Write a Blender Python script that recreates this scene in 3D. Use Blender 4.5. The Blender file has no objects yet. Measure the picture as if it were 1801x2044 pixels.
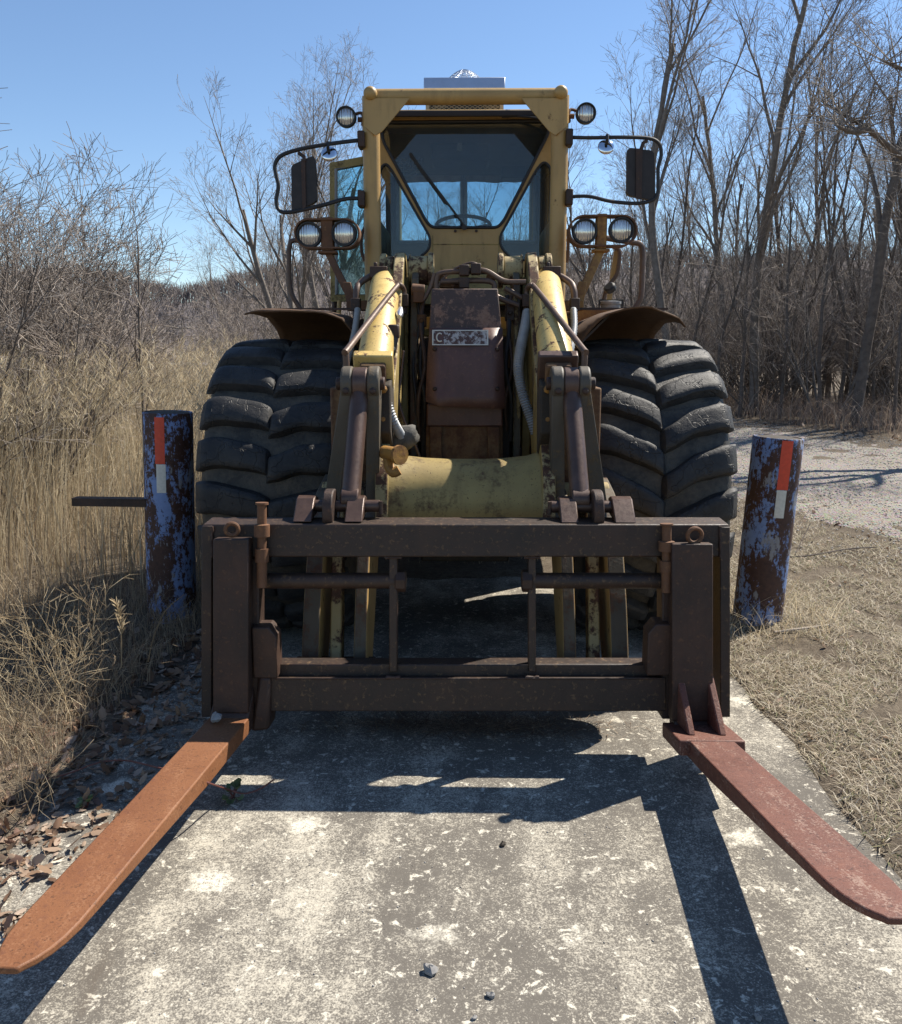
import bpy, math, random
import numpy as np
from mathutils import Vector, Matrix

random.seed(7); rng = np.random.default_rng(11)
rad = math.radians
sc = bpy.context.scene
col = sc.collection

# ------------------------------------------------------------------ camera
F, CX, CY, H = 1650.0, 900.5, 951.0, 1.70          # focal length and principal point for an 1801 x 2044 picture
PITCH, YAW = rad(9.0), rad(0.99)
camd = bpy.data.cameras.new('camera'); cam = bpy.data.objects.new('camera', camd); col.objects.link(cam)
cam.location = (0, 0, H); cam.rotation_euler = (math.pi/2 - PITCH, 0, YAW)
camd.sensor_width = 36; camd.lens = 36*F/2044; camd.shift_y = -(1022-CY)/2044
camd.clip_start = 0.05; camd.clip_end = 5000
sc.camera = cam

# ------------------------------------------------------------------ sky, sun, exposure
SUN = Vector((0.67, 0.50, 1.0)).normalized()
SUN_EL = math.asin(SUN.z); SUN_AZ = math.atan2(SUN.x, SUN.y)
w = bpy.data.worlds.new('World'); sc.world = w; w.use_nodes = True
wn = w.node_tree; bg = wn.nodes['Background']
sky = wn.nodes.new('ShaderNodeTexSky'); sky.sky_type = 'NISHITA'; sky.sun_disc = False
sky.sun_elevation = SUN_EL; sky.sun_rotation = SUN_AZ
sky.altitude = 300; sky.air_density = 1.0; sky.dust_density = 0.0; sky.ozone_density = 4.0
wn.links.new(sky.outputs[0], bg.inputs[0]); bg.inputs[1].default_value = 0.088
sund = bpy.data.lights.new('sun', 'SUN'); sun = bpy.data.objects.new('sun', sund); col.objects.link(sun)
sund.energy = 5.0; sund.angle = rad(0.53); sund.color = (1.0, 0.93, 0.82)
sun.rotation_euler = SUN.to_track_quat('Z', 'Y').to_euler(); sun.location = (8, 6, 14)
sc.view_settings.view_transform = 'Standard'; sc.view_settings.look = 'None'
sc.view_settings.exposure = 0.85; sc.view_settings.gamma = 1.0
sc.cycles.max_bounces = 7; sc.cycles.transparent_max_bounces = 12
sc.cycles.caustics_reflective = False; sc.cycles.caustics_refractive = False
sc.cycles.use_denoising = True

# ------------------------------------------------------------------ helpers
RC = Matrix.Rotation(YAW, 3, 'Z') @ Matrix.Rotation(math.pi/2 - PITCH, 3, 'X')
def ray(u, v): return RC @ Vector(((u-CX)/F, -(v-CY)/F, -1.0))
def at(u, v, Y):
    d = ray(u, v); return Vector((0, 0, H)) + d*(Y/d.y)
def gnd(u, v, z=0.0):
    d = ray(u, v); return Vector((0, 0, H)) + d*((z-H)/d.z)
def lerp(a, b, t): return a + (b-a)*t

class MB:
    def __init__(s): s.v = []; s.f = []
    def add(s, vs, fs):
        n = len(s.v); s.v += [tuple(p) for p in vs]; s.f += [tuple(i+n for i in f) for f in fs]; return s
    def hexa(s, b, t):                                    # bottom loop of four, top loop of four
        return s.add(list(b)+list(t), [(3,2,1,0),(4,5,6,7),(0,1,5,4),(1,2,6,5),(2,3,7,6),(3,0,4,7)])
    def box(s, x0, x1, y0, y1, z0, z1, M=None):
        b = [(x0,y0,z0),(x1,y0,z0),(x1,y1,z0),(x0,y1,z0)]; t = [(x0,y0,z1),(x1,y0,z1),(x1,y1,z1),(x0,y1,z1)]
        if M: b = [M@Vector(p) for p in b]; t = [M@Vector(p) for p in t]
        return s.hexa(b, t)
    def bar(s, a, b, wx, wy, up=Vector((0,0,1))):         # rectangular bar from a to b
        a, b = Vector(a), Vector(b); d = (b-a).normalized(); x = d.cross(up)
        if x.length < 1e-4: x = d.cross(Vector((0,1,0)))
        x.normalize(); y = x.cross(d)
        q = [(-.5,-.5),(.5,-.5),(.5,.5),(-.5,.5)]
        return s.hexa([a+x*wx*i+y*wy*j for i, j in q], [b+x*wx*i+y*wy*j for i, j in q])
    def prism(s, poly, a0, a1, axis='x', M=None):
        def mk(p, a): 
            q = Vector((a, p[0], p[1])) if axis == 'x' else (Vector((p[0], a, p[1])) if axis == 'y' else Vector((p[0], p[1], a)))
            return M@q if M else q
        n = len(poly); vs = [mk(p, a0) for p in poly] + [mk(p, a1) for p in poly]
        fs = [tuple(range(n-1, -1, -1)), tuple(range(n, 2*n))] + [(i, (i+1) % n, n+(i+1) % n, n+i) for i in range(n)]
        return s.add(vs, fs)
    def tube(s, pts, r, n=10, closed=False, caps=True):
        pts = [Vector(p) for p in pts]; m = len(pts); rr = r if isinstance(r, (list, tuple)) else [r]*m
        def tan(i):
            if closed: return (pts[(i+1) % m]-pts[(i-1) % m]).normalized()
            return (pts[min(i+1, m-1)]-pts[max(i-1, 0)]).normalized()
        t = tan(0); nrm = t.cross(Vector((0.31, 0.2, 0.93))); nrm.normalize(); vs = []
        for i in range(m):
            t2 = tan(i); nrm = (nrm - t2*nrm.dot(t2)); nrm.normalize(); bi = t2.cross(nrm)
            for k in range(n):
                a = 2*math.pi*k/n; vs.append(pts[i] + (nrm*math.cos(a)+bi*math.sin(a))*rr[i])
        fs = []
        for i in range(m if closed else m-1):
            j = (i+1) % m
            for k in range(n): fs.append((i*n+k, i*n+(k+1) % n, j*n+(k+1) % n, j*n+k))
        if caps and not closed: fs += [tuple(range(n-1, -1, -1)), tuple(range((m-1)*n, m*n))]
        return s.add(vs, fs)
    def lathe(s, prof, o, d, n=24):                       # prof: (radius, distance along d)
        o, d = Vector(o), Vector(d).normalized(); x = d.cross(Vector((0.12, 0.3, 0.95))).normalized(); y = d.cross(x)
        vs = []
        for r, h in prof:
            for k in range(n):
                a = 2*math.pi*k/n; vs.append(o + d*h + (x*math.cos(a)+y*math.sin(a))*max(r, 1e-4))
        fs = [(i*n+k, i*n+(k+1) % n, (i+1)*n+(k+1) % n, (i+1)*n+k) for i in range(len(prof)-1) for k in range(n)]
        fs += [tuple(range(n-1, -1, -1)), tuple(range((len(prof)-1)*n, len(prof)*n))]
        return s.add(vs, fs)
    def cyl(s, a, b, r, n=20, ch=0.0):
        a, b = Vector(a), Vector(b); L = (b-a).length
        p = [(r, 0), (r, L)] if ch <= 0 else [(r-ch, 0), (r, ch), (r, L-ch), (r-ch, L)]
        return s.lathe(p, a, b-a, n)
    def build(s, name, mat, parent=None, smooth=32, bevel=0.0, seg=2):
        me = bpy.data.meshes.new(name); me.from_pydata(s.v, [], s.f); me.update()
        return link(name, me, mat, parent, smooth, bevel, seg)

INV = {}
def link(name, me, mat, parent=None, smooth=32, bevel=0.0, seg=2):
    if mat is not None and not me.materials: me.materials.append(mat)
    if smooth:
        me.polygons.foreach_set('use_smooth', [True]*len(me.polygons)); me.set_sharp_from_angle(angle=rad(smooth))
    o = bpy.data.objects.new(name, me); col.objects.link(o)
    if parent is not None:
        o.parent = parent
        if parent.name in INV: o.matrix_parent_inverse = INV[parent.name]
    if bevel:
        b = o.modifiers.new('bevel', 'BEVEL'); b.width = bevel; b.segments = seg; b.limit_method = 'ANGLE'; b.angle_limit = rad(40)
    return o
def root(name, loc, label, cat, group=None):
    o = bpy.data.objects.new(name, None); col.objects.link(o); o.location = loc; o.empty_display_size = 0.2
    INV[o.name] = Matrix.Translation(Vector(loc)).inverted()
    return tag(o, label, cat, group)
def tag(o, label=None, cat=None, group=None, kind=None):
    if label: o['label'] = label
    if cat: o['category'] = cat
    if group: o['group'] = group
    if kind: o['kind'] = kind
    return o
def fillet(pts, r, n=5):                                   # round the corners of a 2-D polygon; r a number or list
    out = []; m = len(pts)
    for i in range(m):
        p, a, b = Vector(pts[i]), Vector(pts[i-1]), Vector(pts[(i+1) % m]); ri = r[i] if isinstance(r, (list, tuple)) else r
        da, db = (a-p), (b-p); t = min(ri, da.length*.48, db.length*.48)
        if t <= 0: out.append(tuple(p)); continue
        q0, q1 = p+da.normalized()*t, p+db.normalized()*t
        for k in range(n+1):
            s_ = k/n; out.append(tuple(q0*(1-s_)**2 + p*2*s_*(1-s_) + q1*s_**2))
    return out
def sheet(outer, holes, depth):                            # flat plate with holes, in local x/z, thickness along y
    cu = bpy.data.curves.new('c', 'CURVE'); cu.dimensions = '2D'; cu.fill_mode = 'BOTH'; cu.extrude = depth/2
    for lp in [outer]+list(holes):
        sp = cu.splines.new('POLY'); sp.points.add(len(lp)-1); sp.use_cyclic_u = True
        for q, p in zip(sp.points, lp): q.co = (p[0], p[1], 0, 1)
    ob = bpy.data.objects.new('c', cu); me = bpy.data.meshes.new_from_object(ob)
    bpy.data.objects.remove(ob); bpy.data.curves.remove(cu)
    return me
def plate(name, outer, Y, depth, mat, parent, holes=(), bevel=0.0):   # outlines given as picture points standing in the plane y = Y
    cv = lambda lp: [(at(u, v, Y).x, at(u, v, Y).z) for u, v in lp]
    me = sheet(cv(outer), [cv(h) for h in holes], depth)
    me.transform(Matrix.Translation((0, Y+depth/2, 0)) @ Matrix.Rotation(math.pi/2, 4, 'X'))
    return link(name, me, mat, parent, 30, bevel, 1)
def smoothpath(pts, n=6):                                  # Catmull-Rom
    P = [Vector(p) for p in pts]; P = [P[0]*2-P[1]]+P+[P[-1]*2-P[-2]]; out = []
    for i in range(1, len(P)-2):
        for k in range(n):
            t = k/n; a, b, c, d = P[i-1], P[i], P[i+1], P[i+2]
            out.append(0.5*((2*b)+(c-a)*t+(2*a-5*b+4*c-d)*t*t+(3*b-a-3*c+d)*t**3))
    out.append(P[-2]); return out
def npmesh(name, V, Fq):
    V = np.asarray(V, np.float32); Fq = np.asarray(Fq, np.int32); k = Fq.shape[1]
    me = bpy.data.meshes.new(name); me.vertices.add(len(V)); me.vertices.foreach_set('co', V.ravel())
    me.loops.add(Fq.size); me.loops.foreach_set('vertex_index', Fq.ravel())
    me.polygons.add(len(Fq)); me.polygons.foreach_set('loop_start', np.arange(0, Fq.size, k, dtype=np.int32))
    me.polygons.foreach_set('loop_total', np.full(len(Fq), k, np.int32)); me.update(calc_edges=True); return me

# ------------------------------------------------------------------ materials
def newmat(name):
    m = bpy.data.materials.new(name); m.use_nodes = True; t = m.node_tree; b = t.nodes['Principled BSDF']; return m, t, b
def N(t, kind, **kw):
    n = t.nodes.new(kind)
    for k, v in kw.items():
        if k in n.inputs: n.inputs[k].default_value = v
        else: setattr(n, k, v)
    return n
def coords(t, scale=(1,1,1), kind='Object'):
    tc = N(t, 'ShaderNodeTexCoord'); mp = N(t, 'ShaderNodeMapping'); mp.inputs['Scale'].default_value = scale
    t.links.new(tc.outputs[kind], mp.inputs[0]); return mp.outputs[0]
def noise(t, vec, scale, detail=6, rough=.6, dist=0.0):
    n = N(t, 'ShaderNodeTexNoise'); n.inputs['Scale'].default_value = scale; n.inputs['Detail'].default_value = detail
    n.inputs['Roughness'].default_value = rough; n.inputs['Distortion'].default_value = dist; t.links.new(vec, n.inputs['Vector']); return n.outputs['Fac']
def ramp(t, fac, stops):
    r = N(t, 'ShaderNodeValToRGB'); e = r.color_ramp.elements
    while len(e) < len(stops): e.new(0.5)
    for q, (p, c) in zip(e, stops): q.position = p; q.color = (c, c, c, 1) if isinstance(c, (int, float)) else (*c, 1)
    t.links.new(fac, r.inputs[0]); return r.outputs[0]
def mix(t, fac, a, b, mode='MIX'):
    m = N(t, 'ShaderNodeMix', data_type='RGBA', blend_type=mode)
    for s, v in ((0, fac), (6, a), (7, b)):
        if isinstance(v, (int, float)): m.inputs[s].default_value = v if s == 0 else (v, v, v, 1)
        elif isinstance(v, tuple): m.inputs[s].default_value = (*v, 1)
        else: t.links.new(v, m.inputs[s])
    return m.outputs[2]
def bump(t, b, h, strength, dist):
    n = N(t, 'ShaderNodeBump'); n.inputs['Strength'].default_value = strength; n.inputs['Distance'].default_value = dist
    t.links.new(h, n.inputs['Height']); t.links.new(n.outputs[0], b.inputs['Normal'])

def worn(name, paint, paint2, rust, rust2, lo, hi, rough=.55, sc_=7.0, metallic=0.0, speck=0.0, bmp=.35):
    """old paint, chipped and stained down to rust; lo/hi: noise levels between which paint gives way"""
    m, t, b = newmat(name); v = coords(t); vs = coords(t, (1, 1, .22))
    big = noise(t, v, sc_, 9, .68); fine = noise(t, v, 55, 4, .7); streak = noise(t, vs, 16, 5, .6); tone = noise(t, v, 2.3, 4, .6)
    pc = mix(t, ramp(t, tone, [(.35, 0), (.68, 1)]), paint, paint2)
    pc = mix(t, ramp(t, streak, [(.5, 0), (.8, .55)]), pc, tuple(c*.55 for c in paint2))
    rc = mix(t, ramp(t, fine, [(.3, 0), (.7, 1)]), rust, rust2)
    comb = mix(t, .30, big, fine); comb = mix(t, .18, comb, streak)
    mask = ramp(t, comb, [(lo, 0), (hi, 1)])
    if speck:
        mask = mix(t, 1.0, mask, ramp(t, noise(t, v, 120, 3, .6), [(.70-speck, 0), (.73-speck, 1)]), 'LIGHTEN')
    c = mix(t, mask, pc, rc); t.links.new(c, b.inputs['Base Color'])
    rg = mix(t, mask, rough, .88); t.links.new(rg, b.inputs['Roughness']); b.inputs['Metallic'].default_value = metallic
    hh = mix(t, .5, fine, mask); bump(t, b, hh, bmp, .004); return m
def rusty(name, a, c, d, sc_=6, rough=.72, bmp=.5, metallic=.0):
    m, t, b = newmat(name); v = coords(t); vs = coords(t, (1, 1, .3))
    n1 = noise(t, v, sc_, 8, .7); n2 = noise(t, v, 48, 5, .72); n3 = noise(t, vs, 11, 6, .65)
    k = mix(t, ramp(t, n1, [(.33, 0), (.66, 1)]), a, c); k = mix(t, ramp(t, n2, [(.56, 0), (.68, .75)]), k, d)
    k = mix(t, ramp(t, n3, [(.50, 0), (.75, .6)]), k, tuple(x*.55 for x in a))
    t.links.new(k, b.inputs['Base Color']); b.inputs['Metallic'].default_value = metallic
    t.links.new(ramp(t, n2, [(.2, rough-.15), (.8, min(rough+.15, 1))]), b.inputs['Roughness'])
    bump(t, b, mix(t, .5, n1, n2), bmp, .005); return m
def plain(name, c, rough=.6, metallic=0.0, var=.25, sc_=12, bmp=.15, dist=.003):
    m, t, b = newmat(name); v = coords(t); n = noise(t, v, sc_, 6, .65)
    k = mix(t, ramp(t, n, [(.3, 0), (.7, 1)]), tuple(x*(1-var) for x in c), tuple(min(1, x*(1+var)) for x in c))
    t.links.new(k, b.inputs['Base Color']); b.inputs['Roughness'].default_value = rough; b.inputs['Metallic'].default_value = metallic
    bump(t, b, n, bmp, dist); return m
def islands(name, stops, rough=.9, trans=0.0, scale_bump=0):
    """many loose blades or twigs: each takes its own colour from the stops"""
    m, t, b = newmat(name); g = N(t, 'ShaderNodeNewGeometry'); c = ramp(t, g.outputs['Random Per Island'], stops)
    oi = N(t, 'ShaderNodeObjectInfo')
    hs = N(t, 'ShaderNodeHueSaturation'); t.links.new(c, hs.inputs['Color'])
    mr = N(t, 'ShaderNodeMapRange'); mr.inputs[3].default_value = .78; mr.inputs[4].default_value = 1.22
    t.links.new(oi.outputs['Random'], mr.inputs[0]); t.links.new(mr.outputs[0], hs.inputs['Value'])
    t.links.new(hs.outputs[0], b.inputs['Base Color']); b.inputs['Roughness'].default_value = rough
    b.inputs['Specular IOR Level'].default_value = .25
    if trans:
        tr = N(t, 'ShaderNodeBsdfTranslucent'); t.links.new(hs.outputs[0], tr.inputs[0]); ms = N(t, 'ShaderNodeMixShader'); ms.inputs[0].default_value = trans
        t.links.new(b.outputs[0], ms.inputs[1]); t.links.new(tr.outputs[0], ms.inputs[2]); t.links.new(ms.outputs[0], t.nodes['Material Output'].inputs[0])
    return m
def glassmat(name, tint, dust=.05, dustc=(.5,.5,.48), ior=1.5):
    m, t, b = newmat(name); t.nodes.remove(b); out = t.nodes['Material Output']
    tr = N(t, 'ShaderNodeBsdfTransparent'); tr.inputs[0].default_value = (*tint, 1)
    gl = N(t, 'ShaderNodeBsdfGlossy'); gl.inputs['Roughness'].default_value = .03
    fr = N(t, 'ShaderNodeFresnel'); fr.inputs[0].default_value = ior
    df = N(t, 'ShaderNodeBsdfDiffuse'); df.inputs[0].default_value = (*dustc, 1)
    a = N(t, 'ShaderNodeMixShader'); c = N(t, 'ShaderNodeMixShader')
    t.links.new(fr.outputs[0], a.inputs[0]); t.links.new(tr.outputs[0], a.inputs[1]); t.links.new(gl.outputs[0], a.inputs[2])
    v = coords(t); n = noise(t, v, 4, 6, .65); t.links.new(ramp(t, n, [(.35, dust*.3), (.75, dust*2)]), c.inputs[0])
    t.links.new(a.outputs[0], c.inputs[1]); t.links.new(df.outputs[0], c.inputs[2]); t.links.new(c.outputs[0], out.inputs[0]); return m

YEL, YEL2 = (.44, .280, .098), (.34, .212, .072)
RUST, RUST2, DRUST = (.115, .048, .022), (.19, .085, .036), (.045, .024, .016)
M = {}
M['yellow'] = worn('worn_yellow_paint', YEL, YEL2, RUST, DRUST, .57, .63, .5)
M['yellow_cyl'] = worn('speckled_yellow_paint', (.64, .46, .165), (.56, .39, .125), DRUST, RUST, .555, .575, .45, 9, 0, .055)
M['yellow_old'] = worn('flaked_yellow_paint', (.42, .33, .16), (.33, .24, .10), RUST, DRUST, .475, .53, .65, 9)
M['yellow_dirt'] = worn('grimy_yellow_paint', (.33, .25, .085), (.24, .17, .055), (.05, .035, .02), (.10, .05, .025), .52, .62, .6, 5, 0, .05)
M['tower'] = rusty('brown_rusted_cover', (.075, .036, .028), (.125, .060, .045), (.19, .10, .065), 3.5, .5, .35)
M['tower_up'] = worn('flaked_brown_cover', (.045, .028, .022), (.075, .042, .032), (.16, .085, .058), (.24, .15, .11), .50, .56, .6, 11, 0, .03)
M['tower_low'] = worn('rust_eaten_yellow', (.24, .14, .055), (.16, .085, .035), (.06, .032, .02), RUST, .42, .56, .7, 8)
M['rust'] = rusty('dark_rust', (.022, .012, .008), (.055, .025, .014), (.12, .058, .027), 5, .62, .6)
M['rust_beam'] = rusty('carriage_rust', (.016, .010, .007), (.046, .022, .012), (.17, .10, .045), 3.6, .58, .6)
def blade_mat(name, a, c, d, pit):
    m, t, b = newmat(name); v = coords(t); vs = coords(t, (1, .25, 1)); n1 = noise(t, v, 3.2, 8, .7); n2 = noise(t, v, 38, 6, .75); n3 = noise(t, vs, 17, 6, .7); n4 = noise(t, v, 130, 3, .7)
    k = mix(t, ramp(t, n1, [(.36, 0), (.64, 1)]), a, c); k = mix(t, ramp(t, n2, [(.53, 0), (.66, .75)]), k, d); k = mix(t, ramp(t, mix(t, .5, n3, n4), [(.54, 0), (.60, .8)]), k, pit)
    k = mix(t, ramp(t, mix(t, .5, n2, n4), [(.40, .75), (.45, 0)]), k, tuple(x*.4 for x in a)); t.links.new(k, b.inputs['Base Color'])
    t.links.new(ramp(t, n1, [(.3, .48), (.7, .8)]), b.inputs['Roughness']); bump(t, b, mix(t, .5, n2, n4), .55, .004); return m
M['rust_red'] = blade_mat('red_rust_blade', (.105, .036, .022), (.135, .046, .028), (.17, .066, .040), (.26, .17, .13))
M['rust_orange'] = blade_mat('orange_rust_blade', (.165, .062, .022), (.205, .080, .028), (.125, .046, .020), (.24, .11, .05))
M['rod'] = rusty('brown_steel_rod', (.065, .038, .028), (.10, .060, .046), (.08, .038, .022), 9, .42, .3, .25)
M['lever'] = worn('bare_grimy_lever', (.085, .072, .052), (.062, .052, .040), (.05, .032, .022), (.15, .10, .045), .50, .60, .6, 6)
M['edge'] = worn('bare_plate_edge', (.11, .088, .055), (.075, .058, .038), (.05, .032, .022), RUST, .48, .58, .7, 9)
M['pipe'] = rusty('rusty_pipe', (.085, .052, .038), (.13, .082, .058), (.16, .085, .045), 14, .5, .3, .2)
M['rust_yellow'] = worn('orange_yellow_bracket', (.36, .185, .035), (.30, .14, .028), RUST, RUST2, .46, .60, .6, 10)
M['rust_lamp'] = rusty('lamp_bracket_rust', (.10, .045, .02), (.15, .066, .028), (.22, .12, .05), 10, .75, .5)
M['fender'] = rusty('fender_underside_rust', (.075, .036, .016), (.11, .055, .022), (.05, .027, .014), 4, .85, .5)
M['black'] = plain('black_metal', (.016, .015, .015), .55)
M['mirror_back'] = plain('mirror_back_black', (.022, .017, .016), .6, 0, .35, 20)
M['seal'] = plain('rubber_seal', (.012, .013, .016), .5)
M['chassis'] = rusty('chassis_grime', (.030, .024, .018), (.05, .036, .022), (.09, .062, .03), 5, .85, .5)
M['grey_hose'] = plain('grey_conduit', (.26, .28, .30), .45, 0, .2, 20)
M['dark_hose'] = plain('dark_hose', (.03, .028, .027), .6)
M['chrome'] = plain('chrome', (.72, .74, .78), .12, 1.0, .05, 6, .03)
M['alu'] = plain('aluminium_sheet', (.62, .65, .70), .35, .85, .08, 10, .08)
M['ac_tan'] = plain('faded_tan_paint', (.42, .34, .22), .6, 0, .18)
M['interior'] = plain('cab_lining', (.035, .037, .044), .85)
M['headliner'] = plain('cab_headliner', (.045, .042, .040), .9)
M['grey_trim'] = plain('window_trim_grey', (.22, .22, .22), .5)
M['shade_cloth'] = plain('sun_shade_cloth', (.34, .29, .24), .9)
M['rag'] = plain('oily_rag', (.10, .095, .085), .95, 0, .3, 30, .5, .01)
M['white_tape'] = plain('white_tape', (.62, .60, .52), .5, 0, .12, 60)
M['red_tape'] = plain('orange_red_tape', (.62, .060, .022), .45, 0, .12, 40)
M['glass'] = glassmat('cab_glass', (.74, .82, .86), .026)
M['glass_rear'] = glassmat('rear_glass', (.72, .86, .90), .05)
M['glass_door'] = glassmat('door_glass', (.62, .84, .88), .03)

def tyre_mat(name, base, dust, amt, crack):
    m, t, b = newmat(name); v = coords(t); n1 = noise(t, v, 6, 7, .65); n2 = noise(t, v, 40, 5, .7)
    k = mix(t, ramp(t, mix(t, .35, n1, n2), [(.42, 0), (.66, amt)]), base, dust); t.links.new(k, b.inputs['Base Color'])
    b.inputs['Roughness'].default_value = .62; b.inputs['Specular IOR Level'].default_value = .35
    vo = N(t, 'ShaderNodeTexVoronoi', feature='DISTANCE_TO_EDGE'); vo.inputs['Scale'].default_value = 11
    wv = mix(t, .25, v, mix(t, 1.0, v, v)); 
    nv = N(t, 'ShaderNodeTexNoise'); nv.inputs['Scale'].default_value = 9; t.links.new(v, nv.inputs['Vector'])
    t.links.new(mix(t, .22, v, nv.outputs['Color']), vo.inputs['Vector'])
    cr = ramp(t, vo.outputs['Distance'], [(0.0, 0), (.03, 1)])
    hh = mix(t, crack, mix(t, .5, n1, n2), cr); bump(t, b, hh, .75, .012); return m
M['tread'] = tyre_mat('tread_rubber', (.017, .017, .018), (.050, .047, .043), .85, .35)
M['carcass'] = tyre_mat('dusty_rubber', (.030, .028, .025), (.11, .092, .068), .95, .1)

def lens_mat():
    m, t, b = newmat('ribbed_lamp_glass'); v = coords(t); wv = N(t, 'ShaderNodeTexWave', bands_direction='X'); wv.inputs['Scale'].default_value = 20; wv.inputs['Distortion'].default_value = .15
    t.links.new(v, wv.inputs['Vector']); b.inputs['Base Color'].default_value = (.55, .54, .52, 1); b.inputs['Metallic'].default_value = .7
    b.inputs['Roughness'].default_value = .16; b.inputs['Coat Weight'].default_value = 1; b.inputs['Coat Roughness'].default_value = .03
    n = noise(t, v, 16, 3, .5); bump(t, b, mix(t, .3, wv.outputs['Fac'], n), .9, .006); return m
M['lens'] = lens_mat()

def concrete_mat():
    m, t, b = newmat('lichened_concrete'); v = coords(t)
    n1 = noise(t, v, .75, 5, .6); n2 = noise(t, v, 5.5, 8, .78, .3); n3 = noise(t, v, 62, 5, .72); n4 = noise(t, v, 170, 3, .7); n6 = noise(t, v, 21, 6, .7, .5)
    n7 = noise(t, v, .45, 4, .55); n8 = noise(t, coords(t, (1, .35, 1)), 2.4, 6, .65, .8)
    light = mix(t, n6, (.40, .365, .295), (.56, .52, .43)); dark = mix(t, n6, (.060, .053, .047), (.135, .122, .105))
    dens = mix(t, .5, mix(t, .5, n2, n1), mix(t, .5, n7, n8))
    k = mix(t, .46, dens, mix(t, .42, mix(t, .35, n3, n6), n4)); mask = ramp(t, k, [(.446, 0), (.503, .92)])
    c = mix(t, mask, light, dark)
    vo = N(t, 'ShaderNodeTexVoronoi'); vo.inputs['Scale'].default_value = 4.3; vo.inputs['Randomness'].default_value = 1
    nc = N(t, 'ShaderNodeTexNoise'); nc.inputs['Scale'].default_value = 14; nc.inputs['Detail'].default_value = 6; nc.inputs['Roughness'].default_value = .7; t.links.new(v, nc.inputs['Vector'])
    t.links.new(mix(t, .16, v, nc.outputs['Color']), vo.inputs['Vector'])
    sz = mix(t, 1.0, vo.outputs['Distance'], ramp(t, vo.outputs['Color'], [(0, .55), (1, 2.6)]), 'MULTIPLY')
    spot = ramp(t, sz, [(.13, 1), (.26, 0)]); lm = mix(t, 1.0, spot, ramp(t, mix(t, .5, n3, n4), [(.46, 1), (.60, .10)]), 'MULTIPLY')
    c = mix(t, lm, c, (.64, .60, .50))
    patch = ramp(t, mix(t, .30, n6, n3), [(.555, 0), (.60, .9)]); c = mix(t, patch, c, (.60, .56, .465))
    stain = ramp(t, n8, [(.60, 0), (.72, .55)]); c = mix(t, stain, c, (.105, .085, .066))
    t.links.new(c, b.inputs['Base Color']); b.inputs['Roughness'].default_value = .92; b.inputs['Specular IOR Level'].default_value = .2
    bump(t, b, mix(t, .5, n3, n4), .7, .004); return m
M['concrete'] = concrete_mat()

def soil_mat(name, a, c, d, sc1=1.3):
    m, t, b = newmat(name); v = coords(t); n1 = noise(t, v, sc1, 7, .7); n2 = noise(t, v, 22, 6, .75); n3 = noise(t, v, 110, 3, .7)
    k = mix(t, ramp(t, n1, [(.35, 0), (.65, 1)]), a, c); k = mix(t, ramp(t, mix(t, .5, n2, n3), [(.46, 0), (.58, .8)]), k, d)
    t.links.new(k, b.inputs['Base Color']); b.inputs['Roughness'].default_value = .95; b.inputs['Specular IOR Level'].default_value = .1
    bump(t, b, mix(t, .6, n2, n3), .9, .02); return m
M['soil'] = soil_mat('dry_thatch_soil', (.13, .105, .078), (.18, .150, .112), (.062, .048, .036))
M['litter_soil'] = soil_mat('leafy_forest_floor', (.12, .085, .058), (.16, .115, .078), (.06, .042, .03))
def gravel_mat():
    m, t, b = newmat('limestone_gravel'); v = coords(t); n1 = noise(t, v, .7, 6, .65); n2 = noise(t, v, 30, 4, .7)
    vo = N(t, 'ShaderNodeTexVoronoi'); vo.inputs['Scale'].default_value = 42; t.links.new(v, vo.inputs['Vector'])
    k = mix(t, ramp(t, n1, [(.36, 0), (.66, 1)]), (.25, .218, .18), (.34, .305, .265))
    k = mix(t, .42, k, mix(t, 1.0, k, vo.outputs['Color'], 'SOFT_LIGHT')); k = mix(t, ramp(t, vo.outputs['Distance'], [(.35, 0), (.75, .65)]), k, (.13, .115, .10))
    k = mix(t, ramp(t, n2, [(.55, 0), (.75, .5)]), k, (.16, .13, .10))
    t.links.new(k, b.inputs['Base Color']); b.inputs['Roughness'].default_value = .93
    inv = ramp(t, vo.outputs['Distance'], [(0, 1), (.6, 0)]); bump(t, b, inv, .9, .02); return m
M['gravel'] = gravel_mat()
def bollard_mat():
    m, t, b = newmat('peeling_blue_bollard_paint'); v = coords(t, (1, 1, .42)); v2 = coords(t)
    n1 = noise(t, v, 7.5, 10, .8); n2 = noise(t, v2, 34, 6, .75)
    r = mix(t, ramp(t, n2, [(.35, 0), (.65, 1)]), (.040, .018, .012), (.085, .036, .022))
    mk = ramp(t, mix(t, .25, n1, n2), [(.508, 0), (.518, 1)]); c = mix(t, mk, r, mix(t, n2, (.13, .20, .40), (.24, .33, .53)))
    gr = ramp(t, noise(t, v, 9, 6, .7), [(.585, 0), (.62, .8)]); c = mix(t, gr, c, (.30, .30, .30))
    t.links.new(c, b.inputs['Base Color']); b.inputs['Roughness'].default_value = .7; bump(t, b, mix(t, .5, mk, n2), .5, .004); return m
M['bollard'] = bollard_mat()
def decal_mat():
    m, t, b = newmat('worn_white_decal'); v = coords(t); n = noise(t, v, 34, 8, .8)
    k = mix(t, ramp(t, n, [(.465, 0), (.51, 1)]), (.44, .42, .40), (.085, .042, .032)); t.links.new(k, b.inputs['Base Color']); b.inputs['Roughness'].default_value = .6; return m
M['decal'] = decal_mat()
M['stone'] = plain('pale_limestone', (.25, .24, .225), .9, 0, .2, 30, .5, .006)
M['bark'] = plain('grey_bark', (.17, .145, .122), .95, 0, .35, 9, .8, .02)
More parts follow.
